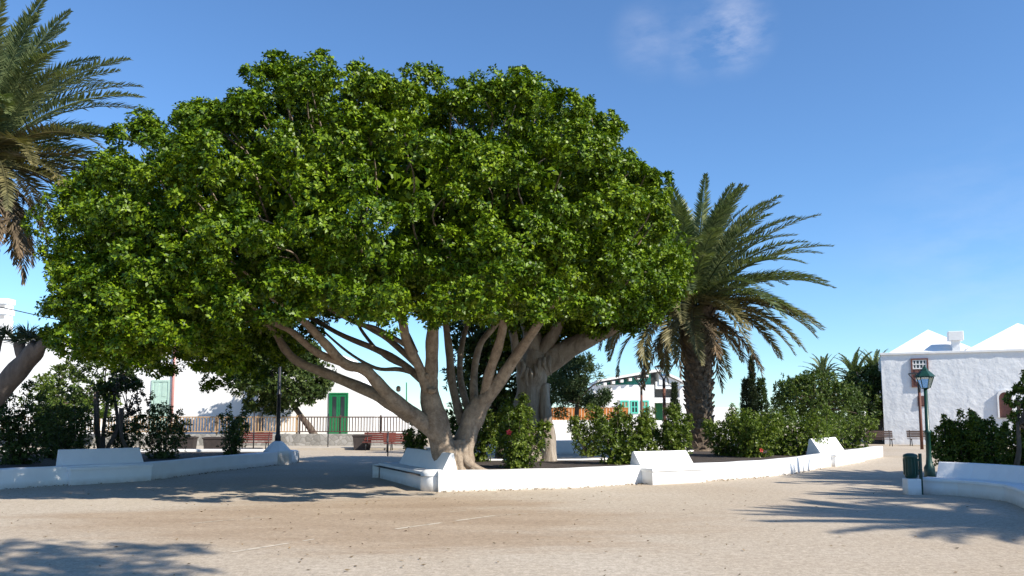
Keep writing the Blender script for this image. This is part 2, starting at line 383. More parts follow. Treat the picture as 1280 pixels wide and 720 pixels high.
def dense(pts, n=5): return spline(pts, n)

# middle bed
F = [G(548, 615), G(640, 612.5), G(720, 610), G(800, 605), G(880, 601.5), G(935, 598), G(985, 593), G(1030, 585), G(1075, 576.5), G(1104, 571)]
front = dense(F, 4)
wall_strip('planter_wall', front, .46, .32, MAT['wall'], 'long sunlit white planter wall curving from the big tree towards the church')
back = [Vector(p) for p in [(-3.9, 22.6, 0), (-2.6, 25.2, 0), (0, 25.6, 0), (3.2, 26.2, 0), (6.0, 30, 0), (9, 38, 0), (14.5, 43.5, 0), (16.4, 40.0, 0)]]
wall_strip('planter_kerb', dense(back[:6], 3)[::-1], .38, .2, MAT['wall'], 'thin white kerb at the back of the middle bed', 'planter wall')
leftside = [Vector((-2.05, 18.2, 0)), Vector((-2.7, 19.8, 0)), Vector((-3.5, 21.6, 0)), Vector((-3.95, 22.8, 0))]
poly = [p for p in offset_line(front, .1)] + [Vector(p) for p in back[::-1]] + leftside[::-1]
def sheet(name, poly, z, mat):
    bm = bmesh.new(); vs = [bm.verts.new((p.x, p.y, z)) for p in poly]; f = bm.faces.new(vs)
    bmesh.ops.triangulate(bm, faces=[f]); me = bpy.data.meshes.new(name); bm.to_mesh(me); bm.free()
    o = link(name, me, mat); return tag(o, kind='structure')
sheet('soil', poly, .34, MAT['soil'])
# left bed
FL = [Vector((-15.5, 15.6, 0)), G(-60, 616), G(0, 612), G(90, 606), G(190, 600), G(262, 590.5), G(330, 583), G(372, 578)]
frl = dense(FL, 4)
wall_strip('planter_wall', frl, .47, .32, MAT['wall'], 'white planter wall on the left, mostly in the shade of the big tree')
endL = [FL[-1] + Vector((-.02, .3, 0)), FL[-1] + Vector((-.35, 1.1, 0)), FL[-1] + Vector((-1.6, 1.7, 0)), FL[-1] + Vector((-4.5, 1.9, 0)), FL[-1] + Vector((-14, .8, 0))]
wall_strip('planter_kerb', endL, .44, .3, MAT['wall'], 'white angular end and back kerb of the left bed beneath the lamp', 'planter wall')
sheet('soil', offset_line(frl, .1) + endL[:1] + endL[1:] + [Vector((-24, 24, 0))], .34, MAT['soil'])
# far low wall across the path behind the middle bed
FB = [Vector((-1.9, 39.4, 0)), Vector((-1.6, 38.2, 0)), Vector((-.6, 37.6, 0)), Vector((3, 37.8, 0)), Vector((7.6, 39.5, 0))]
wall_strip('planter_wall', dense(FB, 4), .66, .35, MAT['wall'], 'low white wall across the path behind the middle bed')
# right bed behind the curved bench
RBk = [G(1153, 612), G(1200, 616), G(1245, 621), G(1283, 629), G(1330, 645)]

# ------------------------------------------------------------------ masonry benches
def masonry_bench(a, b_, label, dep=.55, hs=.43, hb=.86, back_in=(.0, .0), rake=.30, group='white masonry benches'):
    a, b_ = Vector((a.x, a.y, 0)), Vector((b_.x, b_.y, 0)); L = (b_ - a).length; ang = math.atan2(b_.y - a.y, b_.x - a.x)
    r = empty('masonry_bench', a, ang, label, 'bench', group)
    m1 = MB(); m1.box(.0, L, .035, dep, -.05, hs - .07, .012); m1.build('base', MAT['wall'], r)
    m2 = MB(); m2.box(-.03, L + .03, 0, dep + .01, hs - .075, hs, .016); m2.build('seat', MAT['wall'], r)
    m3 = MB(); m3.prism([(dep - .06, hs - .003), (dep - .06, hs + .02), (dep + rake - .07, hb - .02), (dep + rake - .04, hb), (dep + rake + .01, hb - .01), (dep + rake + .20, .0), (dep + .012, 0), (dep + .012, hs - .003)], 'x', back_in[0], L - back_in[1])
    m3.build('backrest', MAT['wall'], r)
    return r
masonry_bench(G(88, 607), G(190, 601), 'shaded white masonry bench set against the planter wall on the left')
masonry_bench(G(473, 597.5), G(529, 613), 'white masonry bench at the foot of the big tree, front in shade', .52, .42, .84, (.5, .0), .20)
masonry_bench(G(817, 606.5), G(884, 603), 'bright white masonry bench halfway along the middle planter wall', .52, .40, .80, (.0, .0), .3)
masonry_bench(G(1046, 583.5), G(1082, 577), 'small white masonry bench near the far end of the middle planter wall', .6, .42, .95, (.1, .9), .32)
# end stub of wall next to the tree bench
MBs = MB(); c0 = G(541, 614.5)
MBs.lathe([(.30, -.05), (.29, .38), (.27, .44), (.18, .47)], 16, (c0.x - .02, c0.y + .28, 0)); tag(MBs.build('wall_end', MAT['wall'], None, True), 'rounded white wall end between the tree bench and the long wall', 'planter wall')

# long curved bench on the right
def strip_prism(name, line, prof, mat, parent, org):
    n = len(prof); cols = [offset_line(line, o) for (o, _) in prof]; mb = MB()
    vs = [(cols[k][i].x - org.x, cols[k][i].y - org.y, prof[k][1]) for i in range(len(line)) for k in range(n)]
    fs = [(i * n + k, (i + 1) * n + k, (i + 1) * n + (k + 1) % n, i * n + (k + 1) % n) for i in range(len(line) - 1) for k in range(n)]
    fs += [tuple(range(n)), tuple(range((len(line) - 1) * n, len(line) * n))[::-1]]
    return mb.add(vs, fs).build(name, mat, parent)
lr = dense([G(1151, 617), G(1197, 620), G(1246, 625.5), G(1262, 629), G(1285, 640), G(1330, 668)], 3)
org = Vector((lr[0].x, lr[0].y, 0))
rb = empty('masonry_bench', org, 0, 'long white masonry bench bending round the right bed beside the bin', 'bench', 'white masonry benches')
strip_prism('base', lr, [(.03, -.05), (.03, .27), (.52, .27), (.52, -.05)], MAT['wall'], rb, org)
strip_prism('seat', lr, [(0, .272), (-.004, .285), (0, .325), (.012, .34), (.53, .34), (.53, .272)], MAT['wall'], rb, org)
strip_prism('backrest', lr[1:], [(.46, .342), (.66, .655), (.70, .675), (.76, .66), (.98, -.05), (.534, -.05), (.534, .342)], MAT['wall'], rb, org)
bl = [p for p in offset_line(lr, .8)]
sheet('soil', bl + [Vector((19, 13, 0)), Vector((24, 34, 0)), Vector((14.0, 24.5, 0)), Vector((10.4, 19.4, 0))], .3, MAT['soil'])
wall_strip('planter_kerb', dense([Vector((13.9, 24.6, 0)), Vector((11.6, 21.6, 0)), Vector((10.3, 19.4, 0)), Vector((9.75, 18.25, 0))], 3), .34, .25, MAT['wall'], 'white kerb closing the right bed on the path side', 'planter wall')

# ------------------------------------------------------------------ foliage tools
def unit(a): return a / np.maximum(np.linalg.norm(a, axis=-1, keepdims=True), 1e-9)
def rosettes(C, A, k, L, W, rng, tilt=(.45, 1.25), fold=.25):
    """k leaves fanned about axis A at every centre C -> (n*k,4,3)"""
    n = len(C); A = unit(A)
    ref = unit(np.cross(A, unit(rng.normal(size=(n, 3))))); B = np.cross(A, ref)
    az = rng.uniform(0, 2 * np.pi, (n, 1)) + np.arange(k)[None] * (2 * np.pi / k) + rng.normal(0, .35, (n, k))
    t_ = rng.uniform(tilt[0], tilt[1], (n, k))
    perp = ref[:, None] * np.cos(az)[..., None] + B[:, None] * np.sin(az)[..., None]
    d = A[:, None] * np.cos(t_)[..., None] + perp * np.sin(t_)[..., None]
    nn = A[:, None] * np.sin(t_)[..., None] - perp * np.cos(t_)[..., None]
    s = np.cross(d, nn)
    l = L * rng.uniform(.65, 1.2, (n, k))[..., None]; wd = W * rng.uniform(.75, 1.15, (n, k))[..., None]
    base = C[:, None] + d * .15 * l - A[:, None] * rng.uniform(0, .9, (n, k))[..., None] * L
    V = np.stack([base, base + d * l * .48 + s * wd * .5 + nn * wd * fold, base + d * l - nn * l * .08, base + d * l * .48 - s * wd * .5 + nn * wd * fold], 2)
    return V.reshape(-1, 4, 3)
def rdir(n, rng): return unit(rng.normal(size=(n, 3)))
def puff(c, nrm, r, n, rng, flat=.85, up=.35):
    """rosette centres and axes over a bumpy leaf puff facing nrm"""
    D = rdir(n, rng); D = unit(D + np.array(nrm) * .55)
    rad = r * (rng.uniform(.72, 1.0, (n, 1)) + .28 * rng.random((n, 1)) ** 4)
    pos = np.array(c) + D * rad * np.array([1, 1, flat])
    ax = unit(D * .8 + np.array([0, 0, up]) + rng.normal(0, .24, (n, 3)))
    return pos, ax

def leafy_tree(name, label, base, trunk_top, blobs, leaf, LW, ros, cat='tree', group=None, bark_m='twig', tr=.12, k=7, seed=1, up=.35, stems=1):
    """blobs: list of (centre, rx, ry, rz) in world; ros rosettes per square metre of blob"""
    rg = np.random.default_rng(seed)
    o = empty(name, base, 0, label, cat, group); b0 = Vector(base)
    C, A = [], []; tm = MB()
    for s in range(stems):
        off = Vector((rg.normal(0, tr * 1.2), rg.normal(0, tr * 1.2), 0)) if stems > 1 else Vector((0, 0, 0))
        top = Vector(trunk_top) + off * 2.5; mid = b0.lerp(top, .5) + Vector((rg.normal(0, .1), rg.normal(0, .1), 0)) + off
        tm.tube([p - b0 for p in spline([b0 + off * .12 - Vector((0, 0, .1)), b0.lerp(mid, .4) + off * .2, mid, top], 4)], [tr * (1.25 - .6 * i / 12) for i in range(13)], 8, True, .06)
    for (c, rx, ry, rz) in blobs:
        c = Vector(c); rv = np.array([rx, ry, rz]); area = 4 * math.pi * ((rx * ry) ** 1.6 / 3 + (rx * rz) ** 1.6 / 3 + (ry * rz) ** 1.6 / 3) ** (1 / 1.6)
        n = int(area * ros); np_ = max(6, int(area * .9)); pr = min(rx, ry, rz) * .42
        for q in range(np_):
            D = rdir(1, rg)[0]; pc = np.array(c) + D * rv * rg.uniform(.55, .8)
            p_, a_ = puff(pc, D, pr * rg.uniform(.7, 1.25), max(4, n // np_), rg, .85, up); C.append(p_); A.append(a_)
        top = Vector(trunk_top)
        for q in range(5):
            D = rdir(1, rg)[0]; e = Vector(np.array(c) + D * rv * .7)
            tm.tube([p - b0 for p in spline([top - Vector((0, 0, .15)), top.lerp(e, .5) + Vector((0, 0, .1)), e], 3)], [tr * (.5 - .4 * i / 6) for i in range(7)], 5)
    V = rosettes(np.concatenate(C), np.concatenate(A), k, LW[0], LW[1], rg)
    quads_obj('crown', V, MAT[leaf], o, base); tm.build('trunk', MAT[bark_m], o, True)
    return o

def shrub(label, base, wd, dp, h, n, leaf='hib_leaf', LW=(.085, .05), seed=1, flowers=0, group='hibiscus shrubs in the beds', sparse=.0, name='shrub', cat='shrub'):
    rg = np.random.default_rng(seed); b0 = Vector(base); o = empty(name, base, 0, label, cat, group)
    ns = 13; tips = []; sm = MB(); C, A = [], []
    for s in range(ns):
        a = rg.uniform(0, 6.28); rr = math.sqrt(rg.random()); hh = h * (rg.uniform(.72, 1.04) if s % 4 else rg.uniform(.95, 1.2)) * (1 - .28 * rr * rr)
        e = Vector((math.cos(a) * rr * wd * .46, math.sin(a) * rr * dp * .46, hh)); m_ = Vector((e.x * .55, e.y * .55, hh * .45))
        path = spline([Vector((e.x * .12, e.y * .12, -.05)), m_, e], 5); sm.tube(path, [.016 - .011 * i / 10 for i in range(11)], 5)
        kk = max(4, int(n / ns)); tt = .14 + .86 * rg.random(kk) ** .75
        idx = np.clip((tt * 10).astype(int), 0, 10); pp = np.array([path[i] for i in idx])
        sp = 1.28 * (.10 + .9 * np.sin(np.pi * np.clip(tt * .8 + .15, 0, 1))) * .5 * min(wd, dp) * (.34 + sparse * -.1)
        D = rdir(kk, rg); pos = pp + D * (sp * rg.uniform(.3, 1.0, kk) ** .6)[:, None]
        pos[:, 2] = np.maximum(pos[:, 2], .04)
        C.append(pos); A.append(unit(D + np.array([0, 0, .45])))
    C, A = np.concatenate(C), np.concatenate(A)
    V = rosettes(C, A, 6, LW[0], LW[1], rg, (.5, 1.4)); quads_obj('foliage', V, MAT[leaf], o); sm.build('stems', MAT['twig'], o)
    for (fx, fz) in (flowers or ()):
        i = int(np.argmin((C[:, 0] - fx) ** 2 + (C[:, 2] - fz) ** 2 + .6 * (C[:, 1] + dp * .45) ** 2)); A[i] = unit(np.array([[.3, -1.0, .25]]))[0]
        fm = MB(); c = Vector(C[i] + A[i] * .06); ax = Vector(A[i]); u = ax.orthogonal().normalized(); v = ax.cross(u)
        for q in range(5):
            an = q * 1.257; d = (u * math.cos(an) + v * math.sin(an)); sd = (v * math.cos(an) - u * math.sin(an))
            fm.add([c, c + d * .05 + sd * .032 + ax * .02, c + d * .085 + ax * .03, c + d * .05 - sd * .032 + ax * .02], [(0, 1, 2, 3)])
        fm.build('flower', MAT['flower'], o)
    return o

# ------------------------------------------------------------------ the big ficus
D0 = 19.8
fb = G(562, 588, .34); fb = Vector((P(563, 580, D0).x, D0, .34))
fic = empty('ficus_tree', fb, 0, 'huge broad ficus with a dense domed crown and several pale trunks', 'tree')
tm = MB()
LS = .66; DOFF = .6
def limb(pts, seg=10, wob=.05):
    pts = [(x, y, d + DOFF, r) for (x, y, d, r) in pts]; pp = [P(x, y, d) for (x, y, d, r) in pts]; rr = [LS * r * M_PX(d) for (x, y, d, r) in pts]
    sp = spline(pp, 5); n = len(sp) - 1
    ra = [rr[min(int(i / 5), len(rr) - 2)] * (1 - (i % 5) / 5 if i < n else 0) + rr[min(int(i / 5) + 1, len(rr) - 1)] * ((i % 5) / 5 if i < n else 1) for i in range(n + 1)]
    ra = [q * (1 + .05 * math.sin(i * 1.3 + pts[0][0])) for i, q in enumerate(ra)]
    tm.tube([p - fb for p in sp], ra, seg, True, wob); return sp[-1]
ends = []
limb([(568, 596, 19.15, 31), (564, 583, 19.15, 26), (555, 560, 19.1, 24), (543, 520, 19.0, 22), (537, 490, 19.0, 17), (537, 470, 18.95, 14)], 14, .07)
ends.append(limb([(537, 492, 19, 14), (539, 455, 18.8, 12.5), (541, 420, 18.6, 12), (544, 385, 18.4, 10), (552, 320, 18, 6), (560, 250, 17.5, 3)]))
ends.append(limb([(538, 500, 19, 11), (524, 460, 18.7, 9.5), (509, 428, 18.4, 9), (501, 395, 18.1, 8), (480, 330, 17.6, 5), (450, 260, 17.5, 3)]))
ends.append(limb([(548, 546, 19, 16), (522, 522, 18.8, 15), (494, 502, 18.5, 13.5), (470, 476, 18.2, 11.5), (454, 461, 18, 10.5), (430, 454, 17.7, 9.5), (405, 428, 17.2, 8.5), (382, 404, 16.8, 7), (330, 365, 16, 4.5), (260, 325, 15.5, 2.5)]))
ends.append(limb([(515, 523, 18.9, 13), (490, 505, 18.9, 12.5), (462, 490, 19.1, 11), (414, 469, 19.4, 9.5), (376, 454, 19.5, 8.5), (356, 436, 19.5, 8), (340, 412, 19.4, 6), (300, 370, 19, 3.5), (220, 340, 18.5, 2.5)]))
ends.append(limb([(430, 455, 17.7, 7.5), (395, 440, 17.4, 7), (365, 415, 17, 6), (340, 402, 16.8, 5), (300, 370, 16.3, 3.5)]))
for pts in [[(532, 480, 19.4, 8), (500, 452, 20, 7), (468, 436, 20.6, 6.5), (420, 415, 21.4, 4.5), (360, 380, 22, 3)],
            [(530, 465, 19.4, 7), (490, 428, 20.4, 6), (462, 410, 21, 5), (430, 395, 21.6, 4), (380, 350, 22.5, 2.5)],
            [(528, 470, 19.5, 5), (500, 462, 20.3, 4.5), (470, 460, 21, 3.5), (435, 440, 22, 2.5), (400, 410, 22.6, 2)],
            [(520, 440, 19.2, 5), (500, 400, 20.3, 4), (480, 380, 21, 3.5), (460, 330, 21.6, 2.5)],
            [(512, 460, 19.9, 4), (480, 445, 20.8, 3.5), (450, 410, 21.6, 3), (440, 380, 22, 2.5)],
            [(505, 430, 18.6, 5), (470, 410, 19.2, 4), (440, 402, 19.7, 3.5), (400, 380, 20, 2.5)]]:
    ends.append(limb(pts, 7))
limb([(578, 596, 19.3, 27), (578, 578, 19.3, 22), (581, 555, 19.35, 20), (590, 525, 19.4, 20), (604, 500, 19.4, 18)], 14, .07)
ends.append(limb([(596, 512, 19.4, 15), (620, 482, 19.2, 12.5), (645, 446, 18.9, 10.5), (666, 415, 18.5, 8.5), (700, 370, 18, 5), (760, 310, 17.4, 3)]))
ends.append(limb([(606, 498, 19.4, 11), (612, 465, 19.0, 9.5), (624, 430, 18.6, 9), (630, 400, 18.3, 8), (640, 330, 17.8, 4)]))
ends.append(limb([(594, 515, 19.5, 9), (592, 470, 19.9, 7), (601, 430, 20.2, 6), (620, 405, 20.6, 5.5), (650, 360, 21, 3.5)]))
ends.append(limb([(578, 530, 19.6, 9), (565, 480, 20.0, 8), (562, 440, 20.3, 7.5), (556, 395, 20.6, 6), (550, 320, 20.8, 4)]))
ends.append(limb([(588, 520, 19.6, 7), (575, 470, 20.4, 6), (580, 420, 21.2, 5), (600, 360, 22, 3)]))
# flared roots spreading into the soil
for (ax_, ay_, l_, r_) in [(.9, -.35, .95, .15), (.35, -.75, .7, .13), (-.25, -.7, .6, .13), (1.0, .3, .9, .13), (-.7, .3, .9, .16), (-.2, .9, .9, .15), (.6, .8, .8, .13)]:
    c_ = Vector((.12, 0, 0)); tm.tube(spline([c_ + Vector((ax_ * .12, ay_ * .12, .75)), c_ + Vector((ax_ * .3, ay_ * .3, .26)), c_ + Vector((ax_ * l_ * .7, ay_ * l_ * .7, .05)), c_ + Vector((ax_ * l_ * 1.15, ay_ * l_ * 1.15, -.06))], 5), [r_ * (1.15 - .065 * k) for k in range(16)], 9, True, .08)
# a buttress root and knots
limb([(585, 570, 19.2, 9), (592, 588, 19.0, 7), (601, 601, 18.9, 4)], 8)
limb([(560, 570, 19.1, 10), (556, 588, 19.0, 8), (554, 600, 19.0, 5)], 8)
for (x, y, d, r) in [(540, 488, 18.72, 6), (527, 527, 18.72, 5), (534, 470, 18.72, 3.5), (498, 486, 18.1, 3)]:
    c = P(x, y, d + DOFF) - fb; tm.lathe([(r * .4 * M_PX(d), -.07), (r * M_PX(d), -.04), (r * .95 * M_PX(d), .04), (r * .4 * M_PX(d), .07)], 9, c)

# crown: leaf puffs over a dome fitted to the tree
tx = np.array([30, 45, 75, 110, 150, 195, 232, 240, 270, 320, 370, 420, 480, 560, 620, 700, 750, 795, 825, 850, 872])
ty = np.array([240, 195, 170, 155, 138, 140, 150, 112, 102, 98, 86, 88, 84, 94, 98, 116, 136, 166, 208, 255, 300])
bx_ = np.array([30, 60, 75, 110, 150, 200, 240, 300, 340, 400, 500, 600, 700, 780, 830, 872])
by_ = np.array([250, 350, 410, 448, 458, 446, 425, 425, 402, 392, 398, 396, 398, 396, 365, 310])
rgc = np.random.default_rng(11)
Xc, Yc, Ry0 = -3.3, 19.6, 6.2
from mathutils import noise as mnoise
C, A = [], []; twig_targets = []
npuff = 0; tries = 0; pc_list = []
def crown_point(u, phi):
    u = max(-.985, min(.985, u)); px = 458 + 374 * u
    ry = max(1.2, Ry0 * math.sqrt(max(0, 1 - u * u)))
    cf = math.cos(phi); d = ry * math.copysign(abs(cf) ** .72, cf); d *= .86 if d < 0 else 1.0; depth = Yc + d
    zt = 1.6 + (525 - np.interp(px, tx, ty)) * M_PX(18.3) - .32 - .30 * max(0, -u) - (.12 if u < -.62 else 0) + .22 * max(0, u)
    zb = 1.6 + (525 - np.interp(px, bx_, by_)) * M_PX(depth if d < 0 else Yc + d * .75) + .35
    if d > 0: zb += .09 * d
    zm = zb + (zt - zb) * .20
    s = math.sin(phi)
    if s >= 0: z = zm + (zt - zm) * s ** .8
    else: z = zm - (zm - zb) * (-s) ** .6
    X = (px - 640) * M_PX(18.7)
    return np.array([X, depth, z]), zm, ry
def hole(p, k=1.0):
    # the natural holes in the front of the crown, where branches and sky show
    dd = p - np.array(EYE); hx = 640 + FOC * dd[0] / dd[1]; hy = 525 - FOC * dd[2] / dd[1]
    return any(((hx - x) / (a_ * k)) ** 2 + ((hy - y) / (b_ * k)) ** 2 < 1 for (x, y, a_, b_) in [(462, 268, 40, 40)])
while npuff < 760 and tries < 22000:
    tries += 1
    u = rgc.uniform(-1, 1) ; u = math.copysign(abs(u) ** .85, u)
    phi = rgc.uniform(-math.pi, math.pi)
    p, zm, ry = crown_point(u, phi)
    under = math.sin(phi) < -.45
    if under and rgc.random() < .5: continue
    if p[1] > Yc + 1 and rgc.random() < .45: continue
    e = .02
    pa, _, _ = crown_point(min(1, u + e), phi); pb, _, _ = crown_point(max(-1, u - e), phi); q1, _, _ = crown_point(u, phi + e); q0, _, _ = crown_point(u, phi - e)
    nr = np.cross(pa - pb, q1 - q0); nn_ = np.linalg.norm(nr)
    if nn_ < 1e-6: continue
    nr /= nn_
    if np.dot(nr, p - np.array([Xc, Yc, zm])) < 0: nr = -nr
    r = rgc.uniform(.5, 1.2) * (.62 if abs(u) > .9 else 1.0)
    if any(np.linalg.norm(p - q) < .55 * (r + rq) for q, rq in pc_list): continue
    if hole(p) and p[1] < 21: continue
    pc_list.append((p, r)); npuff += 1
    big = mnoise.noise(Vector(p) * .5)
    if big < -.3 and not under and p[1] < Yc and rgc.random() < .5: continue
    p = p + nr * (np.clip(big, -.5, .15) * 1.1 - r * .45 + rgc.normal(0, .15))
    n = int(430 * r * r * (1.0 if not under else .6)) + 20
    # a puff is a handful of smaller tufts
    nt_ = max(4, int(7 * r * r))
    ax0 = unit((nr + np.array([.1, -.1, .55]))[None])[0]
    for q in range(nt_):
        Dq = unit(rdir(1, rgc)[0] + ax0 * .6); cq = p + Dq * r * rgc.uniform(.45, .8) * np.array([1, 1, .8])
        pp, aa = puff(cq, Dq, r * rgc.uniform(.30, .5), max(8, n // nt_), rgc, .8, .45); C.append(pp); A.append(aa)
    twig_targets.append(Vector(p))
# low pads of foliage hanging at the left front and along the lower rim
for (x, y, d, r) in [(106, 392, 15.8, .7), (100, 350, 16.2, .65), (118, 418, 15.4, .75), (158, 428, 15.2, .75), (205, 418, 15.0, .7), (140, 446, 15.6, .6), (100, 440, 15.8, .55), (182, 448, 15.4, .5), (235, 430, 15.2, .55), (125, 365, 15.4, .8), (320, 375, 14.6, .65), (350, 358, 14.6, .65), (392, 366, 14.4, .65), (342, 392, 14.6, .5), (300, 392, 14.7, .6), (372, 390, 14.6, .5), (285, 360, 14.6, .65), (420, 372, 14.4, .6), (620, 398, 15, .5), (655, 385, 14.8, .6), (690, 378, 14.8, .65), (590, 400, 15, .45), (520, 398, 14.6, .5), (490, 402, 15.2, .4), (730, 385, 15.2, .6),
                     (250, 440, 22, .8), (290, 458, 22, .75), (322, 434, 22, .8), (312, 470, 23.5, .6), (345, 446, 23, .6), (268, 472, 23, .6), (225, 452, 22, .7), (300, 430, 21, .8), (350, 424, 21.5, .6),
                     (160, 395, 14.8, .8), (250, 395, 14.4, .7), (270, 430, 15.6, .6), (300, 455, 16.4, .5), (265, 455, 16.4, .5), (560, 385, 13.9, .6), (600, 372, 13.8, .6), (640, 350, 13.9, .6), (480, 380, 13.8, .6), (430, 380, 13.9, .6)]:
    p = np.array(P(x, y, d)); ax0 = unit(np.array([[.25, -.55, .6]]))[0]; nt_ = max(5, int(9 * r * r))
    for q in range(nt_):
        Dq = unit(rdir(1, rgc)[0] + ax0 * .7); cq = p + Dq * r * rgc.uniform(.4, .8) * np.array([1, 1, .7])
        pp, aa = puff(cq, Dq, r * rgc.uniform(.3, .5), max(10, int(430 * r * r) // nt_), rgc, .75, .45); C.append(pp); A.append(aa)
# looser inner foliage that closes the crown
NI = 10500
ui = rgc.uniform(-.93, .93, NI); ph = rgc.uniform(-math.pi, math.pi, NI); sh = rgc.uniform(.30, .72, NI)
I = []
for u, f, s in zip(ui, ph, sh):
    p, zm, ry = crown_point(u, f); c = np.array([Xc + (p[0] - Xc) * .96, Yc, zm + .6]); q = c + (p - c) * s
    q[0] = p[0]
    if hole(q, .9): continue
    I.append(q)
I = np.array(I)
VI = rosettes(I, unit(rgc.normal(size=(len(I), 3)) + np.array([0, 0, .5])), 7, .22, .13, rgc)
V = rosettes(np.concatenate(C), np.concatenate(A), 7, .094, .055, rgc, (.75, 1.5))
print('ficus leaves', len(V), 'puffs', npuff)
quads_obj('crown', np.concatenate([V, VI]), MAT['ficus_leaf'], fic, fb)
for i, tgt in enumerate(twig_targets):
    c = Vector((Xc + (tgt.x - Xc) * .8, Yc - .5, max(4.2, tgt.z - 2.2)))
    src = c.lerp(tgt, .62); md = src.lerp(tgt, .55) + Vector((rgc.normal(0, .15), rgc.normal(0, .15), .1))
    tm.tube([p - fb for p in spline([src, md, tgt], 4)], [.03 - .022 * k / 8 for k in range(9)], 5)
tm.build('trunk', MAT['ficus_bark'], fic, True)

# ------------------------------------------------------------------ the old tree behind
ob = Vector((P(660, 560, 25.5).x, 25.5, .0))
old = empty('old_tree', ob, 0, 'old gnarled pale tree trunk behind the ficus with a thick limb leaning right', 'tree')
tm = MB(); LS = .84; DOFF = 0
fb_keep = fb; fb = ob
LS = .68
limb([(664, 582, 25.5, 38), (662, 555, 25.5, 31), (660, 520, 25.4, 26), (662, 485, 25.3, 25), (668, 455, 25.2, 29), (672, 435, 25.2, 22)], 16, .1)
LS = .8
limb([(686, 580, 25.1, 15), (684, 545, 25.1, 11), (682, 510, 25.1, 9), (680, 480, 25.2, 8)], 9, .12)
limb([(668, 462, 25.2, 20), (700, 443, 25, 17), (735, 424, 24.6, 13.5), (768, 408, 24.0, 10), (785, 398, 23.6, 5), (795, 380, 23.4, 3)], 12, .08)
limb([(668, 455, 25.2, 18), (664, 420, 25, 14), (655, 390, 25, 10), (640, 330, 25, 6)], 10, .08)
limb([(672, 450, 25.2, 13), (690, 420, 24.8, 10), (706, 390, 24.5, 8), (740, 330, 24, 5)], 9, .08)
limb([(655, 470, 25, 9), (645, 440, 24.7, 7), (640, 410, 24.5, 6), (620, 370, 24.3, 4)], 8, .08)
for q in range(7):     # ragged shreds of bark below the fork
    x = 652 + q * 6 + rng.uniform(-2, 2); y = rng.uniform(446, 462); limb([(x, y, 24.62, 2.6), (x + rng.uniform(-2, 3), y + rng.uniform(6, 10), 24.52, 3.2), (x + rng.uniform(-3, 4), y + rng.uniform(14, 24), 24.62, .8)], 6, .2)
tm.build('trunk', MAT['old_bark'], old, True)
rgo = np.random.default_rng(5); C, A = [], []
for (x, y, d) in [(778, 392, 23.6), (800, 378, 23.3), (760, 398, 24), (818, 362, 23), (838, 345, 22.8), (740, 392, 24.2), (705, 412, 25.6), (725, 404, 25.2), (690, 400, 25.8), (645, 415, 26), (660, 398, 26), (790, 360, 23), (700, 385, 24.3), (672, 392, 24.3), (640, 388, 24)]:
    for q in range(4):
        D = rdir(1, rgo)[0]; pp, aa = puff(np.array(P(x, y, d)) + D * .35, D, rgo.uniform(.35, .55), 60, rgo); C.append(pp); A.append(aa)
for q in range(120):
    x, y, d = rgo.uniform(590, 850), rgo.uniform(250, 385), rgo.uniform(23, 29)
    if ((x - 720) / 135) ** 2 + ((y - 330) / 72) ** 2 > 1: continue
    c = P(x, y, d); D = rdir(1, rgo)[0]; pp, aa = puff(c, D, rgo.uniform(.6, 1.0), 90, rgo); C.append(pp); A.append(aa)
V = rosettes(np.concatenate(C), np.concatenate(A), 7, .14, .08, rgo); quads_obj('crown', V, MAT['ficus_leaf'], old, ob)
fb = fb_keep

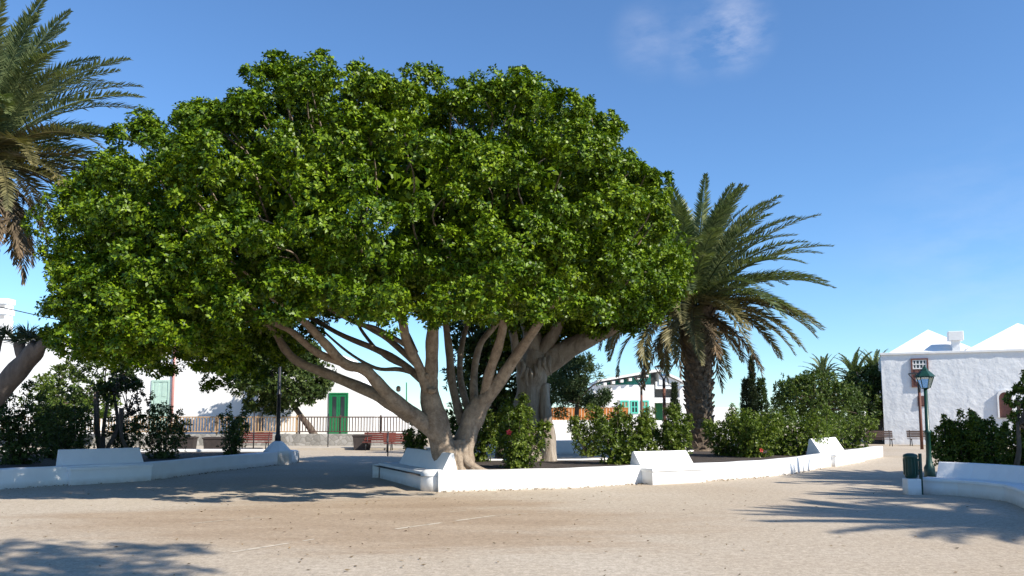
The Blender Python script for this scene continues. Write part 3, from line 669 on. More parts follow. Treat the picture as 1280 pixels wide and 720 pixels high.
# ------------------------------------------------------------------ palms
def palm(label, base, h, tr, flen, nf, seed, wind=(0, 0, 0), ndry=10, name='palm_tree', group='canary palms', leafn=52, lw=.05, nold=.3, bend=1.25):
    rg = np.random.default_rng(seed); o = empty(name, base, 0, label, 'palm tree', group)
    # trunk with a spiral of old leaf bases
    tb = MB(); nz_ = 26
    prof = [(tr * (1.12 if i == 0 else (.86 + .16 * (i / nz_) ** 2 + .03 * math.sin(i * 1.7))) * (1.12 if i > nz_ - 5 else 1), -.1 + (h + .1) * i / nz_) for i in range(nz_ + 1)]
    tb.lathe(prof, 18)
    ga = 2.39996
    nst = int(h / .028)
    for i in range(nst):
        z = h * (i + .5) / nst; a = i * ga + rg.normal(0, .12); r = tr * (.86 + .16 * (z / h) ** 2)
        d = Vector((math.cos(a), math.sin(a), 0)); s = Vector((-d.y, d.x, 0)); u = Vector((0, 0, 1))
        k = rg.uniform(.75, 1.5) * (1.35 if z > h * .7 else 1) * (1.3 if z > h * .86 else 1); wv = .10 * k * tr / .6
        c = d * r * .93 + u * z; tip = c + d * .13 * k + u * .16 * k
        tb.add([c - s * wv - u * .05, c + s * wv - u * .05, c + s * wv * .7 + u * .12, c - s * wv * .7 + u * .12, tip - s * wv * .55 - u * .04, tip + s * wv * .55 - u * .04, tip + s * wv * .4 + u * .02, tip - s * wv * .4 + u * .02],
               [(0, 1, 5, 4), (1, 2, 6, 5), (2, 3, 7, 6), (3, 0, 4, 7), (4, 5, 6, 7)])
    tb.build('trunk', MAT['palm_bark'], o)
    sets = {'crown': [], 'old_fronds': [], 'dry_fronds': []}; rach = {k_: MB() for k_ in sets}
    tot = nf + ndry
    wv_ = np.array(wind, float)
    for i in range(tot):
        a = i * ga + rg.normal(0, .15)
        if i < nf:
            f = (i + .5) / nf; el = R(90 - 99 * f ** 1.12 + rg.normal(0, 5)); L = flen * (.72 + .32 * math.sin(math.pi * min(1, .25 + f * .6))) * rg.uniform(.9, 1.06); bd = R(36 + 26 * f) * bend * rg.uniform(.8, 1.2)
            key = 'crown' if f < 1 - nold else 'old_fronds'; vv = .55
        else:
            el = R(rg.uniform(-48, -20)); L = flen * rg.uniform(.55, .8); bd = R(rg.uniform(30, 60)); key = 'dry_fronds'; vv = .3
        d0 = np.array([math.cos(a), math.sin(a), 0.0])
        ns = 14; p = d0 * tr * .35 + np.array([0, 0, h + (.35 * (1 - i / tot) if i < nf else -.15)]); pts = [p.copy()]; tans = []
        for s_ in range(ns):
            t_ = (s_ + .5) / ns; e_ = max(el - bd * t_ ** 1.4, R(-88)); tv = d0 * math.cos(e_) + np.array([0, 0, math.sin(e_)])
            tv = unit((tv + wv_ * (.25 + .9 * t_) * (.3 if key == 'dry_fronds' else 1))[None])[0]; tans.append(tv); p = p + tv * L / ns; pts.append(p.copy())
        tans.append(tans[-1]); pts = np.array(pts); tans = np.array(tans)
        rach[key].tube([Vector(q) for q in pts], [max(.008, .045 * (1 - s_ / ns) ** .8) for s_ in range(ns + 1)], 5)
        m_ = int(leafn * (1 if key != 'dry_fronds' else .6)); tt = np.linspace(.13, .995, m_); ii = tt * ns; i0 = np.clip(ii.astype(int), 0, ns - 1); fr = (ii - i0)[:, None]
        B = pts[i0] * (1 - fr) + pts[i0 + 1] * fr; T = unit(tans[i0] * (1 - fr) + tans[i0 + 1] * fr)
        S = unit(np.cross(T, np.array([0, 0, 1.0]) + .001)); U = np.cross(S, T)
        ll = flen * .122 * np.sin(np.pi * np.clip(.16 + tt * .80, 0, 1)) ** .7
        for sg in (-1, 1):
            fw = (.42 + .5 * tt)[:, None]; d = unit(T * fw + S * sg * (1 - .35 * tt)[:, None] + U * (vv * rg.uniform(.3, 1.0, (m_, 1))) + rg.normal(0, .09 if key != 'dry_fronds' else .25, (m_, 3)) + wv_ * .2)
            if key == 'dry_fronds': d = unit(d + np.array([0, 0, -.35]))
            l_ = (ll * rg.uniform(.85, 1.12, m_))[:, None]; wd = np.cross(d, U); wd = unit(wd) * lw * .5
            drop = np.array([0, 0, -1.0]) * l_ * .12
            sets[key].append(np.stack([B, B + d * l_ * .35 + wd, B + d * l_ + drop, B + d * l_ * .35 - wd], 1))
    for key, mt in (('crown', 'palm_green'), ('old_fronds', 'palm_old'), ('dry_fronds', 'palm_dry')):
        if not sets[key]: continue
        Vq = np.concatenate(sets[key]); mb = rach[key]
        # rachises join their leaflets as one mesh
        me_r = mb
        off = len(me_r.v); me_r.v += [tuple(q) for q in Vq.reshape(-1, 3)]; me_r.f += [(off + 4 * q, off + 4 * q + 1, off + 4 * q + 2, off + 4 * q + 3) for q in range(len(Vq))]
        me = bpy.data.meshes.new(key); me.from_pydata(me_r.v, [], me_r.f); me.update(); link(key, me, MAT[mt], o)
    return o
pb = P(875, 560, 33.5)
palm('tall canary palm with wind-swept fronds right of the ficus', (pb.x, 33.5, .3), 6.0, .61, 5.5, 118, 3, (.27, -.05, .0), 10, leafn=84, lw=.072, nold=.22)
pl = P(-22, 196, 24.5)
palm('canary palm at the left edge of the photo, its trunk out of view', (pl.x, 24.5, .3), pl.z - .5, .5, 5.2, 112, 8, (.05, -.04, .0), 20, leafn=80, lw=.07)
# palms outside the frame that throw the shadows on the square
def shadow_palm(label, gx, gy, hc, seed, flen=3.6):
    g = G(gx, gy); t_ = hc / math.tan(SUN_EL); c = g + Vector((math.sin(SUN_AZ), math.cos(SUN_AZ), 0)) * t_
    palm(label, (c.x, c.y, 0), hc - .3, .42, flen, 80, seed, (.05, 0, 0), 12, leafn=56, lw=.07)
shadow_palm('canary palm beyond the right edge of the photo, nearest the camera', 1400, 660, 9.0, 21)
shadow_palm('canary palm beyond the right edge of the photo, level with the bin', 1335, 629, 8.5, 22, 3.2)
shadow_palm('canary palm beyond the right edge of the photo, farthest down the path', 1195, 597, 8.0, 23, 3.0)
shadow_palm('canary palm beyond the right edge of the photo, shading the curved bench', 1225, 604, 8.0, 25, 3.3)
g_ = G(30, 704); t_ = 11.0 / math.tan(SUN_EL); c_ = g_ + Vector((math.sin(SUN_AZ), math.cos(SUN_AZ), 0)) * t_
leafy_tree('shade_tree', 'tall broad tree behind the camera that shades the lower left corner', (c_.x, c_.y, 0), (c_.x, c_.y, 9.4), [((c_.x, c_.y, 11), 2.1, 1.7, 1.1), ((c_.x - 1.0, c_.y + .4, 10.6), 1.5, 1.2, .9)], 'olive_leaf', (.16, .09), 12, seed=77, tr=.16)

# ------------------------------------------------------------------ dragon tree, left edge
db = Vector((P(-70, 545, 19.5).x, 19.5, .3))
LS = .8; dg = empty('dragon_tree', db, 0, 'dragon tree with a thick bare limb and spiky leaf rosettes at the left edge', 'tree'); fbk = fb; fb = db; tm = MB()
limb([(-72, 580, 19.5, 30), (-60, 545, 19.5, 26), (-30, 512, 19.3, 21), (5, 482, 19.1, 17), (32, 452, 19, 15), (48, 432, 18.9, 13)], 12, .05)
limb([(34, 452, 19, 10), (26, 440, 19.0, 9), (24, 428, 19.0, 8)], 9)
limb([(-30, 512, 19.3, 17), (-25, 470, 19.5, 14), (-12, 440, 19.6, 12), (-5, 420, 19.6, 10)], 10)
limb([(46, 438, 18.9, 9), (54, 430, 18.8, 8), (58, 424, 18.8, 7)], 9)
tm.build('trunk', MAT['dragon_bark'], dg, True); fb = fbk
rgd = np.random.default_rng(3); Vd = []
for (x, y, d) in [(24, 425, 19), (42, 424, 18.9), (58, 420, 18.8), (34, 418, 19.1), (-6, 416, 19.6), (8, 420, 19.5)]:
    c = np.array(P(x, y, d)); D = rdir(130, rgd); D = D[D[:, 2] > -.35]; n = len(D); B = np.repeat(c[None], n, 0) + D * .05
    l_ = rgd.uniform(.26, .42, (n, 1)); wd = unit(np.cross(D, rdir(n, rgd))) * .016
    Vd.append(np.stack([B - wd, B + wd, B + D * l_ * .6 + wd * .8 - [0, 0, .02], B + D * l_ - [0, 0, .05]], 1))
quads_obj('crown', np.concatenate(Vd), MAT['dragon_leaf'], dg, db)

# ------------------------------------------------------------------ shrubs
def sh(label, px, ybase, z, wpx, ytop, n, seed, Y=None, dp=None, **kw):
    g = G(px, ybase, z) if Y is None else Vector((P(px, 560, Y).x, Y, z)); wd = 1.12 * wpx * M_PX(g.y); top = P(px, ytop - 5, g.y).z; n = int(n * 1.7)
    return shrub(label, (g.x, g.y, z), wd, dp or wd * .9, top - z, n, seed=seed, **kw)
sh('bushy hibiscus with a red flower just right of the ficus trunks', 645, 585, .34, 84, 503, 950, 31, flowers=[(-.33, .82)])
sh('shaded shrub close behind the ficus trunks', 598, 577, .34, 58, 512, 420, 32)
sh('low shaded shrub left of the ficus behind its bench', 520, 577, .34, 40, 535, 260, 132)
sh('round hibiscus on its own left of the bright bench', 772, 580, .34, 82, 514, 900, 33)
sh('hibiscus behind the solitary round one, beside the orange fence', 738, 566, .34, 62, 512, 500, 34, Y=29)
sh('hibiscus directly behind the bright bench', 848, 573, .34, 62, 516, 800, 35)
sh('low hibiscus between the bright bench and the tall palm', 812, 566, .34, 54, 516, 420, 36, Y=29.5)
sh('hibiscus at the right foot of the tall palm', 908, 566, .34, 70, 520, 640, 37, Y=29)
sh('hibiscus with a red flower near the soil right of the tall palm', 940, 571, .34, 92, 514, 1000, 38, flowers=[(.05, .12), (.16, .16)])
sh('hibiscus in the middle of the right-hand hedge', 988, 569, .34, 94, 513, 1050, 39)
sh('hibiscus behind the small far bench, left of it', 1028, 563, .34, 86, 513, 900, 40)
sh('last hibiscus of the hedge beside the small far bench', 1062, 560, .34, 70, 516, 680, 41)
sh('pale thin hibiscus peeping over the hedge middle', 962, 560, .34, 50, 516, 320, 42, Y=36)
sh('tall thin hibiscus beside the green lantern post', 1184, 585, .3, 50, 527, 420, 43)
sh('leggy hibiscus in the middle of the right bed', 1212, 586, .3, 52, 514, 520, 44)
sh('dense hibiscus behind the middle of the curved bench', 1238, 588, .3, 60, 520, 640, 45)
sh('low hibiscus at the right edge of the right bed', 1276, 592, .3, 60, 532, 560, 46)
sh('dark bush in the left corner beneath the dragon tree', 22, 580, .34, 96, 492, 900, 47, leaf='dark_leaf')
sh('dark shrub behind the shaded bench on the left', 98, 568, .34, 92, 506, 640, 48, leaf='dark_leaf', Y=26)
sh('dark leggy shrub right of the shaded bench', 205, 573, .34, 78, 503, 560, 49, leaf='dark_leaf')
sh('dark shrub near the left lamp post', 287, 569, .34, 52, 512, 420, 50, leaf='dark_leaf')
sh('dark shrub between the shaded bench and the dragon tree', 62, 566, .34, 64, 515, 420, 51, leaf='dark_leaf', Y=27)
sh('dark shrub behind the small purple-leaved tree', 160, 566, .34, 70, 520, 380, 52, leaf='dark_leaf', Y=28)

# small trees in the left bed
def blob(x, y, Y, wpx, hpx, dpx=None):
    k = M_PX(Y); return (P(x, y, Y), wpx * k / 2, (dpx or wpx) * k / 2, hpx * k / 2)
b_ = P(128, 560, 27)
leafy_tree('small_tree', 'small dark many-stemmed tree in the left bed beneath the ficus crown', (b_.x, 27, .3), P(130, 490, 27), [blob(118, 470, 27, 96, 66), blob(150, 482, 26.6, 52, 50)], 'dark_leaf', (.13, .07), 26, seed=61, tr=.07, stems=4)
b_ = P(166, 560, 26)
leafy_tree('small_tree', 'sparse purplish small tree right of the dark one in the left bed', (b_.x, 26, .3), P(160, 510, 26), [blob(162, 495, 26, 46, 56)], 'purple_leaf', (.11, .06), 14, seed=62, tr=.05, stems=3)
b_ = P(70, 540, 46)
leafy_tree('bushy_tree', 'rounded green tree in front of the left white house', (b_.x, 46, 0), P(70, 505, 46), [blob(82, 490, 46, 76, 78), blob(55, 502, 46, 50, 46), blob(120, 500, 46, 60, 50)], 'olive_leaf', (.2, .11), 13, seed=63, tr=.15)
b_ = P(388, 528, 47.4)
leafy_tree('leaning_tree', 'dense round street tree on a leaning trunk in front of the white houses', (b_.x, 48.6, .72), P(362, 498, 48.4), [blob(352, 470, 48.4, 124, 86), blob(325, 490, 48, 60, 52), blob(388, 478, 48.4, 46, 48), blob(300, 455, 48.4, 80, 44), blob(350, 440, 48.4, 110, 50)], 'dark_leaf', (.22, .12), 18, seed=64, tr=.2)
# trees at the back
b_ = P(725, 545, 42)
leafy_tree('feathery_tree', 'feathery green tree behind the leaning limb of the old tree', (b_.x, 42, 0), P(722, 500, 42), [blob(712, 472, 42, 72, 60), blob(735, 490, 42, 66, 44), blob(700, 495, 42, 50, 50), blob(724, 452, 42, 44, 34)], 'casu_leaf', (.28, .05), 22, seed=65, tr=.16, k=8)
b_ = P(625, 560, 31)
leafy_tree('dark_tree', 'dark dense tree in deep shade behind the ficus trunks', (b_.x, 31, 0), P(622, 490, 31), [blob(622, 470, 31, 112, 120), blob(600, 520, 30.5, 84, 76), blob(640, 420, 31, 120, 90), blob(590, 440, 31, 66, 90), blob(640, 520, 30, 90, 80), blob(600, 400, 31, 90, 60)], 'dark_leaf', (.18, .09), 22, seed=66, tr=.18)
b_ = P(1018, 550, 48)
leafy_tree('round_tree', 'round bright green tree behind the hedge near the church', (b_.x, 48, 0), P(1018, 510, 48), [blob(1018, 502, 48, 108, 72), blob(990, 512, 48, 56, 60), blob(1052, 508, 47.5, 56, 60), blob(1024, 482, 48, 64, 38), blob(1000, 490, 48, 50, 40)], 'round_leaf', (.16, .09), 15, seed=67, tr=.18)
b_ = P(985, 550, 52)
leafy_tree('shadowy_tree', 'darker tree between the cypresses and the round tree', (b_.x, 52, 0), P(985, 515, 52), [blob(985, 500, 52, 44, 60)], 'dark_leaf', (.2, .11), 14, seed=68, tr=.15)
b_ = P(1085, 550, 56)
leafy_tree('dark_tree', 'dark bushy tree beside the church wall', (b_.x, 56, 0), P(1085, 515, 56), [blob(1088, 500, 56, 58, 84), blob(1068, 508, 55, 56, 76), blob(1080, 475, 56, 50, 36)], 'dark_leaf', (.22, .12), 14, seed=69, tr=.2)
b_ = P(1268, 575, 18.6)
leafy_tree('orange_tree', 'small glossy citrus-like tree at the right edge beside the curved bench', (b_.x, 18.6, .3), P(1272, 525, 18.6), [blob(1293, 488, 18.6, 56, 72), blob(1290, 532, 18.6, 46, 56), blob(1308, 545, 18.4, 60, 70), blob(1308, 500, 18.4, 60, 80)], 'hib_leaf', (.1, .055), 44, seed=70, tr=.06)
# cypresses
def cypress(label, px, ytop, Y, wpx, seed, name='cypress_tree', leaf='cypress_leaf'):
    rg = np.random.default_rng(seed); x = P(px, 540, Y).x; h = P(px, ytop, Y).z; o = empty(name, (x, Y, 0), 0, label, 'cypress', 'slim cypresses')
    n = int(700 * h / 5); t_ = rg.random(n); r = wpx * M_PX(Y) / 2 * np.sin(np.pi * np.clip(.12 + .88 * (1 - t_), 0, 1) * .5 + .0) ** .6 * rg.uniform(.55, 1.1, n); a = rg.uniform(0, 6.28, n)
    C = np.stack([r * np.cos(a), r * np.sin(a), .3 + t_ * (h - .3)], 1); A = unit(np.stack([np.cos(a), np.sin(a), np.full(n, 1.6)], 1))
    quads_obj('crown', rosettes(C, A, 5, .22, .07, rg, (.2, .7)), MAT[leaf], o); MB().tube([(0, 0, -.1), (0, 0, h * .9)], [.09, .02], 6).build('trunk', MAT['twig'], o)
cypress('tall thin spire cypress right of the palm trunk', 942, 447, 50, 9, 71)
cypress('stout dark cypress left of the spire', 934, 474, 50.5, 15, 72)
cypress('grey-green bushy cypress right of the spire', 953, 474, 51, 17, 73, leaf='casu_leaf')
cypress('short slim cypress before the villa porch', 844, 478, 55, 10, 74)
# small palms by the church
for i, (px, yc, Y, fl) in enumerate([(1030, 474, 58, 1.9), (1068, 474, 58, 2.3), (1094, 470, 60, 2.2)]):
    c = P(px, yc, Y)
    palm(['little palm whose top shows above the round tree', 'arching palm between the round tree and the church', 'dark palm nearest the church corner'][i], (c.x, Y, 0), c.z - .2, .22, fl, 34, 80 + i, (.05, 0, 0), 4, leafn=26, lw=.09, nold=.1, group='small palms by the church')

# ------------------------------------------------------------------ church
Ac, Bc = P(1106, 555, 53.7), P(1280, 555, 50.6)
Ac.z = 0; Bc.z = 0; dv = (Bc - Ac).normalized(); ang = math.atan2(dv.y, dv.x)
ch = empty('church', Ac, ang, 'whitewashed church with rough plaster wall and white pyramid roofs', 'church')
LW_, TOP = 16.0, 5.95
def cx(px): # distance along the facade for a photo pixel
    r = ray(px, 500); # intersect vertical plane
    n = Vector((-dv.y, dv.x, 0)); t_ = (Ac - EYE).dot(n) / r.dot(n); q = EYE + r * t_; return (q - Ac).dot(dv)
def cz(px, py):
    r = ray(px, py); n = Vector((-dv.y, dv.x, 0)); t_ = (Ac - EYE).dot(n) / r.dot(n); return (EYE + r * t_).z
wb = MB()
# hand-plastered front wall with slight waviness
nx, nz2 = 48, 18; rgw = np.random.default_rng(2)
vs = []
for j in range(nz2 + 1):
    for i in range(nx + 1):
        ed = 0 if i in (0, nx) or j in (0, nz2) else 1
        vs.append((LW_ * i / nx, ed * float(rgw.normal(0, .012)) - .05 * (1 - j / nz2), -.1 + (TOP + .1) * j / nz2))
fs = [(j * (nx + 1) + i, j * (nx + 1) + i + 1, (j + 1) * (nx + 1) + i + 1, (j + 1) * (nx + 1) + i) for j in range(nz2) for i in range(nx)]
wb.add(vs, fs); o_ = wb.build('front_wall', MAT['church'], ch, True)
MB().box(.0, LW_, .06, 14, -.1, TOP - .02).build('side_wall', MAT['church'], ch)
MB().box(-.07, LW_ + .1, -.11, .5, TOP, TOP + .16, .02).build('cornice', MAT['roof'], ch)
def pyr(px_ap, py_ap, half, zb, yb, name='pyramid_roof'):
    r = ray(px_ap, py_ap); n = Vector((-dv.y, dv.x, 0)); t_ = ((Ac - EYE).dot(n) + yb) / r.dot(n); q = EYE + r * t_; x0 = (q - Ac).dot(dv)
    m_ = MB(); m_.add([(x0 - half, yb - half, zb), (x0 + half, yb - half, zb), (x0 + half, yb + half, zb), (x0 - half, yb + half, zb), (x0, yb, q.z)], [(0, 1, 4), (1, 2, 4), (2, 3, 4), (3, 0, 4), (3, 2, 1, 0)])
    m_.build(name, MAT['roof'], ch); return x0
x1 = pyr(1160, 412, 2.75, TOP + .17, 3.6); x2 = pyr(1272, 404, 3.7, TOP + .17, 4.3)
xq = cx(1201); cm = MB(); cm.box(xq - .24, xq + .24, .9, 1.4, TOP + .165, TOP + .9, .02); cm.box(xq - .45, xq + .45, .75, 1.55, TOP + .903, TOP + 1.52, .03)
cm.box(xq + .62, xq + .78, .9, 1.1, TOP + .165, TOP + .4, .01); cm.build('chimney', MAT['roof'], ch)
# upper window: white lattice over a brown panelled shutter
wx0, wx1 = cx(1140.5), cx(1162.5); wz0, wz1 = cz(1152, 484), cz(1152, 448)
win = empty('window', (0, 0, 0)); win.parent = ch
fm = MB()
for (a0, a1, c0_, c1_) in [(wx0, wx0 + .1, wz0, wz1), (wx1 - .1, wx1, wz0, wz1), (wx0 + .1, wx1 - .1, wz0, wz0 + .1), (wx0 + .1, wx1 - .1, wz1 - .1, wz1)]: fm.box(a0, a1, -.14, .02, c0_, c1_)
fm.build('frame', MAT['brown_wood'], win)
zs = wz0 + (wz1 - wz0) * .62
MB().box(wx0 + .1, wx1 - .1, -.05, .03, zs + .02, wz1 - .1).build('pane', MAT['glass'], win)
lt = MB(); iw = (wx1 - wx0 - .2)
for q in range(5): xx = wx0 + .1 + iw * q / 4; lt.box(xx - .035 + (.035 if q == 0 else 0) - (.035 if q == 4 else 0), xx + .035 + (.035 if q == 0 else 0) - (.035 if q == 4 else 0), -.10, -.053, zs + .02, wz1 - .1)
for q in range(3): zz = zs + .055 + (wz1 - .17 - zs) * q / 2; lt.box(wx0 + .1, wx1 - .1, -.115, -.102, zz - .035, zz + .035)
lt.build('lattice', MAT['roof'], win)
st = MB(); hw = iw / 2
for q in range(2):
    xa = wx0 + .1 + q * hw; st.box(xa + .012, xa + hw - .012, -.07, .02, wz0 + .1, zs)
    for r_ in range(2): za = wz0 + .16 + r_ * (zs - wz0 - .1) / 2; st.box(xa + .1, xa + hw - .1, -.095, -.073, za, za + (zs - wz0 - .1) / 2 - .12, .01)
st.build('shutter', MAT['brown_wood'], win)
# small low hatch
hx0, hx1, hz0, hz1 = cx(1147), cx(1157), cz(1150, 508), cz(1150, 495)
ht = MB(); ht.box(hx0, hx1, -.10, .02, hz0, hz1, .015); ht.box(hx0 + .08, hx1 - .08, -.13, -.103, hz0 + .08, hz1 - .08, .01); ht.build('hatch', MAT['brown_wood'], ch)
# arched window near the right edge
ax0, ax1, az0, az1 = cx(1246), cx(1266), cz(1255, 522), cz(1255, 487); mid = (ax0 + ax1) / 2; rr = (ax1 - ax0) / 2
arc = [(mid + rr * math.cos(t_), az1 - rr + rr * math.sin(t_)) for t_ in np.linspace(0, math.pi, 13)]
out = [(ax1, az0)] + arc + [(ax0, az0)]; inn = [(mid + (x - mid) * .8, az0 + .12 + (z - az0 - .12) * (.9 if z > az0 else 1)) for (x, z) in out]
am = MB(); n_ = len(out); vs = [(x, -.2, z) for x, z in out] + [(x, -.2, z) for x, z in inn] + [(x, .02, z) for x, z in out] + [(x, .02, z) for x, z in inn]
fs = []
for i in range(n_): j = (i + 1) % n_; fs += [(i, j, n_ + j, n_ + i), (2 * n_ + i, 2 * n_ + j, j, i), (n_ + i, n_ + j, 3 * n_ + j, 3 * n_ + i)]
am.add(vs, fs); aw = empty('arched_window', (0, 0, 0)); aw.parent = ch; am.build('surround', MAT['roof'], aw)
MB().prism([(x, z) for x, z in inn], 'y', -.06, -.03).build('shutter', MAT['brown_wood'], aw)
# dark gate beside the church
ga_, gb_ = P(1086, 550, 54.6), P(1106.2, 550, 54.2); gt = empty('wooden_gate', (ga_.x, ga_.y, 0), math.atan2(gb_.y - ga_.y, gb_.x - ga_.x), 'tall black wooden gate between the dark trees and the church corner', 'gate'); gl = (gb_ - ga_).length
gh = P(1095, 500, 54.4).z; gm = MB()
for q in range(8): gm.box(gl * q / 8 + .006, gl * (q + 1) / 8 - .006, 0, .06, 0, gh - (.1 if q % 2 else .05))
gm.build('boards', MAT['black_wood'], gt)
gf = MB(); gf.box(-.1, 0, -.05, .08, 0, gh + .06); gf.box(gl, gl + .08, -.05, .08, 0, gh + .06); gf.box(0, gl, -.04, -.003, gh * .78, gh * .85); gf.box(0, gl, -.04, -.003, gh * .15, gh * .22); gf.build('frame', MAT['black_wood'], gt)

# ------------------------------------------------------------------ villa behind the palms
YV = 66.0
def vx(px, Y=YV): return P(px, 500, Y).x
def vz(py, Y=YV): return P(640, py, Y).z
vo_ = Vector((vx(748), YV, 0)); vl = empty('villa', vo_, 0, 'modern white villa with a teal clerestory band under its sloping roof', 'house')
X = lambda px, Y=YV: vx(px, Y) - vo_.x
Z = vz
wm = MB(); wm.box(X(742), X(818), 0, 8, -.1, Z(481)); wm.box(X(818) + .01, X(856), 2.2, 8, -.1, Z(470)); wm.box(X(850), X(856), 0, 2.19, -.1, Z(482)); wm.box(X(856) + .01, X(893), 1.0, 8, -.1, Z(486)); wm.box(X(818) + .01, X(850) - .01, 0, 2.19, Z(497), Z(500)); wm.box(X(820), X(850) - .01, 0, .3, Z(486), Z(477)); wm.box(X(818) + .01, X(849), 0.02, 2.18, Z(500) - .02 - .2, Z(500) - .01)
wm.build('wall', MAT['house'], vl)
cs = MB(); cs.prism([(X(760), Z(481) + .01), (X(816), Z(481) + .01), (X(816), Z(466.5)), (X(760), Z(478))], 'y', .8, .9); cs.build('clerestory', MAT['teal'], vl)
rf = MB(); rf.prism([(X(746), Z(478) + .0), (X(823), Z(464.5)), (X(823), Z(461.5)), (X(746), Z(475.5))], 'y', -.6, 7); rf.prism([(X(823) + .01, Z(464.5)), (X(858), Z(480)), (X(858), Z(477)), (X(823) + .01, Z(461.5))], 'y', -.4, 7)
rf.build('roof', MAT['roof'], vl)
for q in range(6):
    xx = 756 + q * 10.5; yy = 479.5 - (xx - 748) * .18
    MB().box(X(xx) - .12, X(xx) + .12, -.45, .78, Z(yy) - .26, Z(yy) - .02).build('rafter', MAT['roof'], vl)
MB().prism([(X(824), Z(481)), (X(850), Z(481)), (X(850), Z(477.5)), (X(824), Z(466))], 'y', -.1, 2.0).build('gable', MAT['house'], vl)
for (a0, a1, mt) in [(775.5, 786, 'rail_tan'), (788, 798, 'teal'), (800.5, 811, 'rail_tan')]:
    wn = empty('window', (0, 0, 0)); wn.parent = vl
    z0, z1 = Z(517), Z(500.5); f_ = MB(); f_.box(X(a0), X(a0) + .12, -.06, .02, z0, z1); f_.box(X(a1) - .12, X(a1), -.06, .02, z0, z1); f_.box(X(a0) + .12, X(a1) - .12, -.06, .02, z1 - .12, z1); f_.box(X(a0) + .12, X(a1) - .12, -.06, .02, z0, z0 + .12)
    f_.box(X(a0) + .13, X(a1) - .13, -.05, -.012, (z0 + z1) / 2 - .04, (z0 + z1) / 2 + .04); f_.box((X(a0) + X(a1)) / 2 - .04, (X(a0) + X(a1)) / 2 + .04, -.055, -.052 + .004, z0 + .12, z1 - .12)
    f_.build('frame', MAT['teal'], wn); MB().box(X(a0) + .12, X(a1) - .12, -.01, .02, z0 + .12, z1 - .12).build('pane', MAT['rail_tan'] if mt == 'rail_tan' else MAT['glass'], wn)
MB().box(X(825), X(834), 2.1, 2.19, 0, Z(503)).build('door', MAT['door_green'], vl)
MB().box(X(884), X(889.5), .93, .99, 0, Z(489)).build('painted_shade_strip', MAT['shade_grey'], vl)  # grey strip painting shade onto the white wall
MB().box(X(818) + .02, X(850) - .02, 2.05, 2.18, Z(496) + .01, Z(486.5)).build('loggia_back', MAT['shade_grey'], vl)  # recess shade painted as grey on the back wall
gw = MB(); gw.box(vx(893), vx(922), YV + .5, YV + .9, -.1, vz(509), .02); tag(gw.build('garden_wall', MAT['house']), 'white garden wall running right from the villa', 'wall')
# orange board fence on its white wall
YF = 45.0; f0 = Vector((P(684, 520, YF).x, YF, 0)); fl = P(786, 520, YF).x - f0.x; zt_, zb_ = vz(510, YF), vz(525.5, YF)
tag(MB().box(f0.x, f0.x + fl + 4, YF, YF + .3, -.1, zb_, .02).build('boundary_wall', MAT['house']), 'white boundary wall under the orange board fence', 'wall')
fe = empty('board_fence', (f0.x, YF + .1, zb_), 0, 'orange wooden board fence on top of a white wall left of the villa', 'fence'); bm_ = MB(); nb = 26
for q in range(nb): bm_.box(fl * q / nb + .008, fl * (q + 1) / nb - .008, 0, .03, .02, zt_ - zb_ - .03)
bm_.build('boards', MAT['orange_wood'], fe); MB().box(0, fl, .032, .08, .1, .18).box(0, fl, -.02, .06, zt_ - zb_ - .028, zt_ - zb_ + .03).build('rail', MAT['orange_wood'], fe)

# ------------------------------------------------------------------ left houses
YH = 52.5; hz = .72
x0, x1 = P(-70, 500, YH).x, P(322, 500, YH).x
hs = empty('white_house', (x0, YH, hz), 0, 'long plain white house with a pale green door behind the left beds', 'house')
ztop = P(640, 424, YH).z - hz
MB().box(0, x1 - x0, 0, 9, -.3, ztop).build('wall', MAT['house'], hs)
MB().box(-.1, x1 - x0 + .1, -.1, 9.1, ztop + .003, ztop + .2, .02).build('parapet', MAT['roof'], hs)
def HX(px, o=None): return P(px, 500, YH).x - (x0 if o is None else o)
def HZ(py): return P(640, py, YH).z - hz
d_ = empty('door', (0, 0, 0)); d_.parent = hs
dx0, dx1, dz1 = HX(189), HX(212), HZ(475)
fm = MB(); fm.box(dx0, dx0 + .12, -.07, .02, 0, dz1); fm.box(dx1 - .12, dx1, -.07, .02, 0, dz1); fm.box(dx0 + .12, dx1 - .12, -.07, .02, dz1 - .12, dz1); fm.build('frame', MAT['pale_green'], d_)
lf = MB(); lf.box(dx0 + .12, dx1 - .12, -.03, .02, 0, dz1 - .12)
for r_ in range(3):
    for c_ in range(2):
        wv = (dx1 - dx0 - .24) / 2; lf.box(dx0 + .12 + c_ * wv + .1, dx0 + .12 + (c_ + 1) * wv - .1, -.05, -.033, .15 + r_ * dz1 / 3.1, .15 + (r_ + 1) * dz1 / 3.1 - .2, .008)
lf.build('leaf', MAT['pale_green'], d_)
MB().tube([(HX(216), -.09, 0), (HX(216.5), -.09, ztop)], .085, 10).build('drainpipe', MAT['pink'], hs, True)
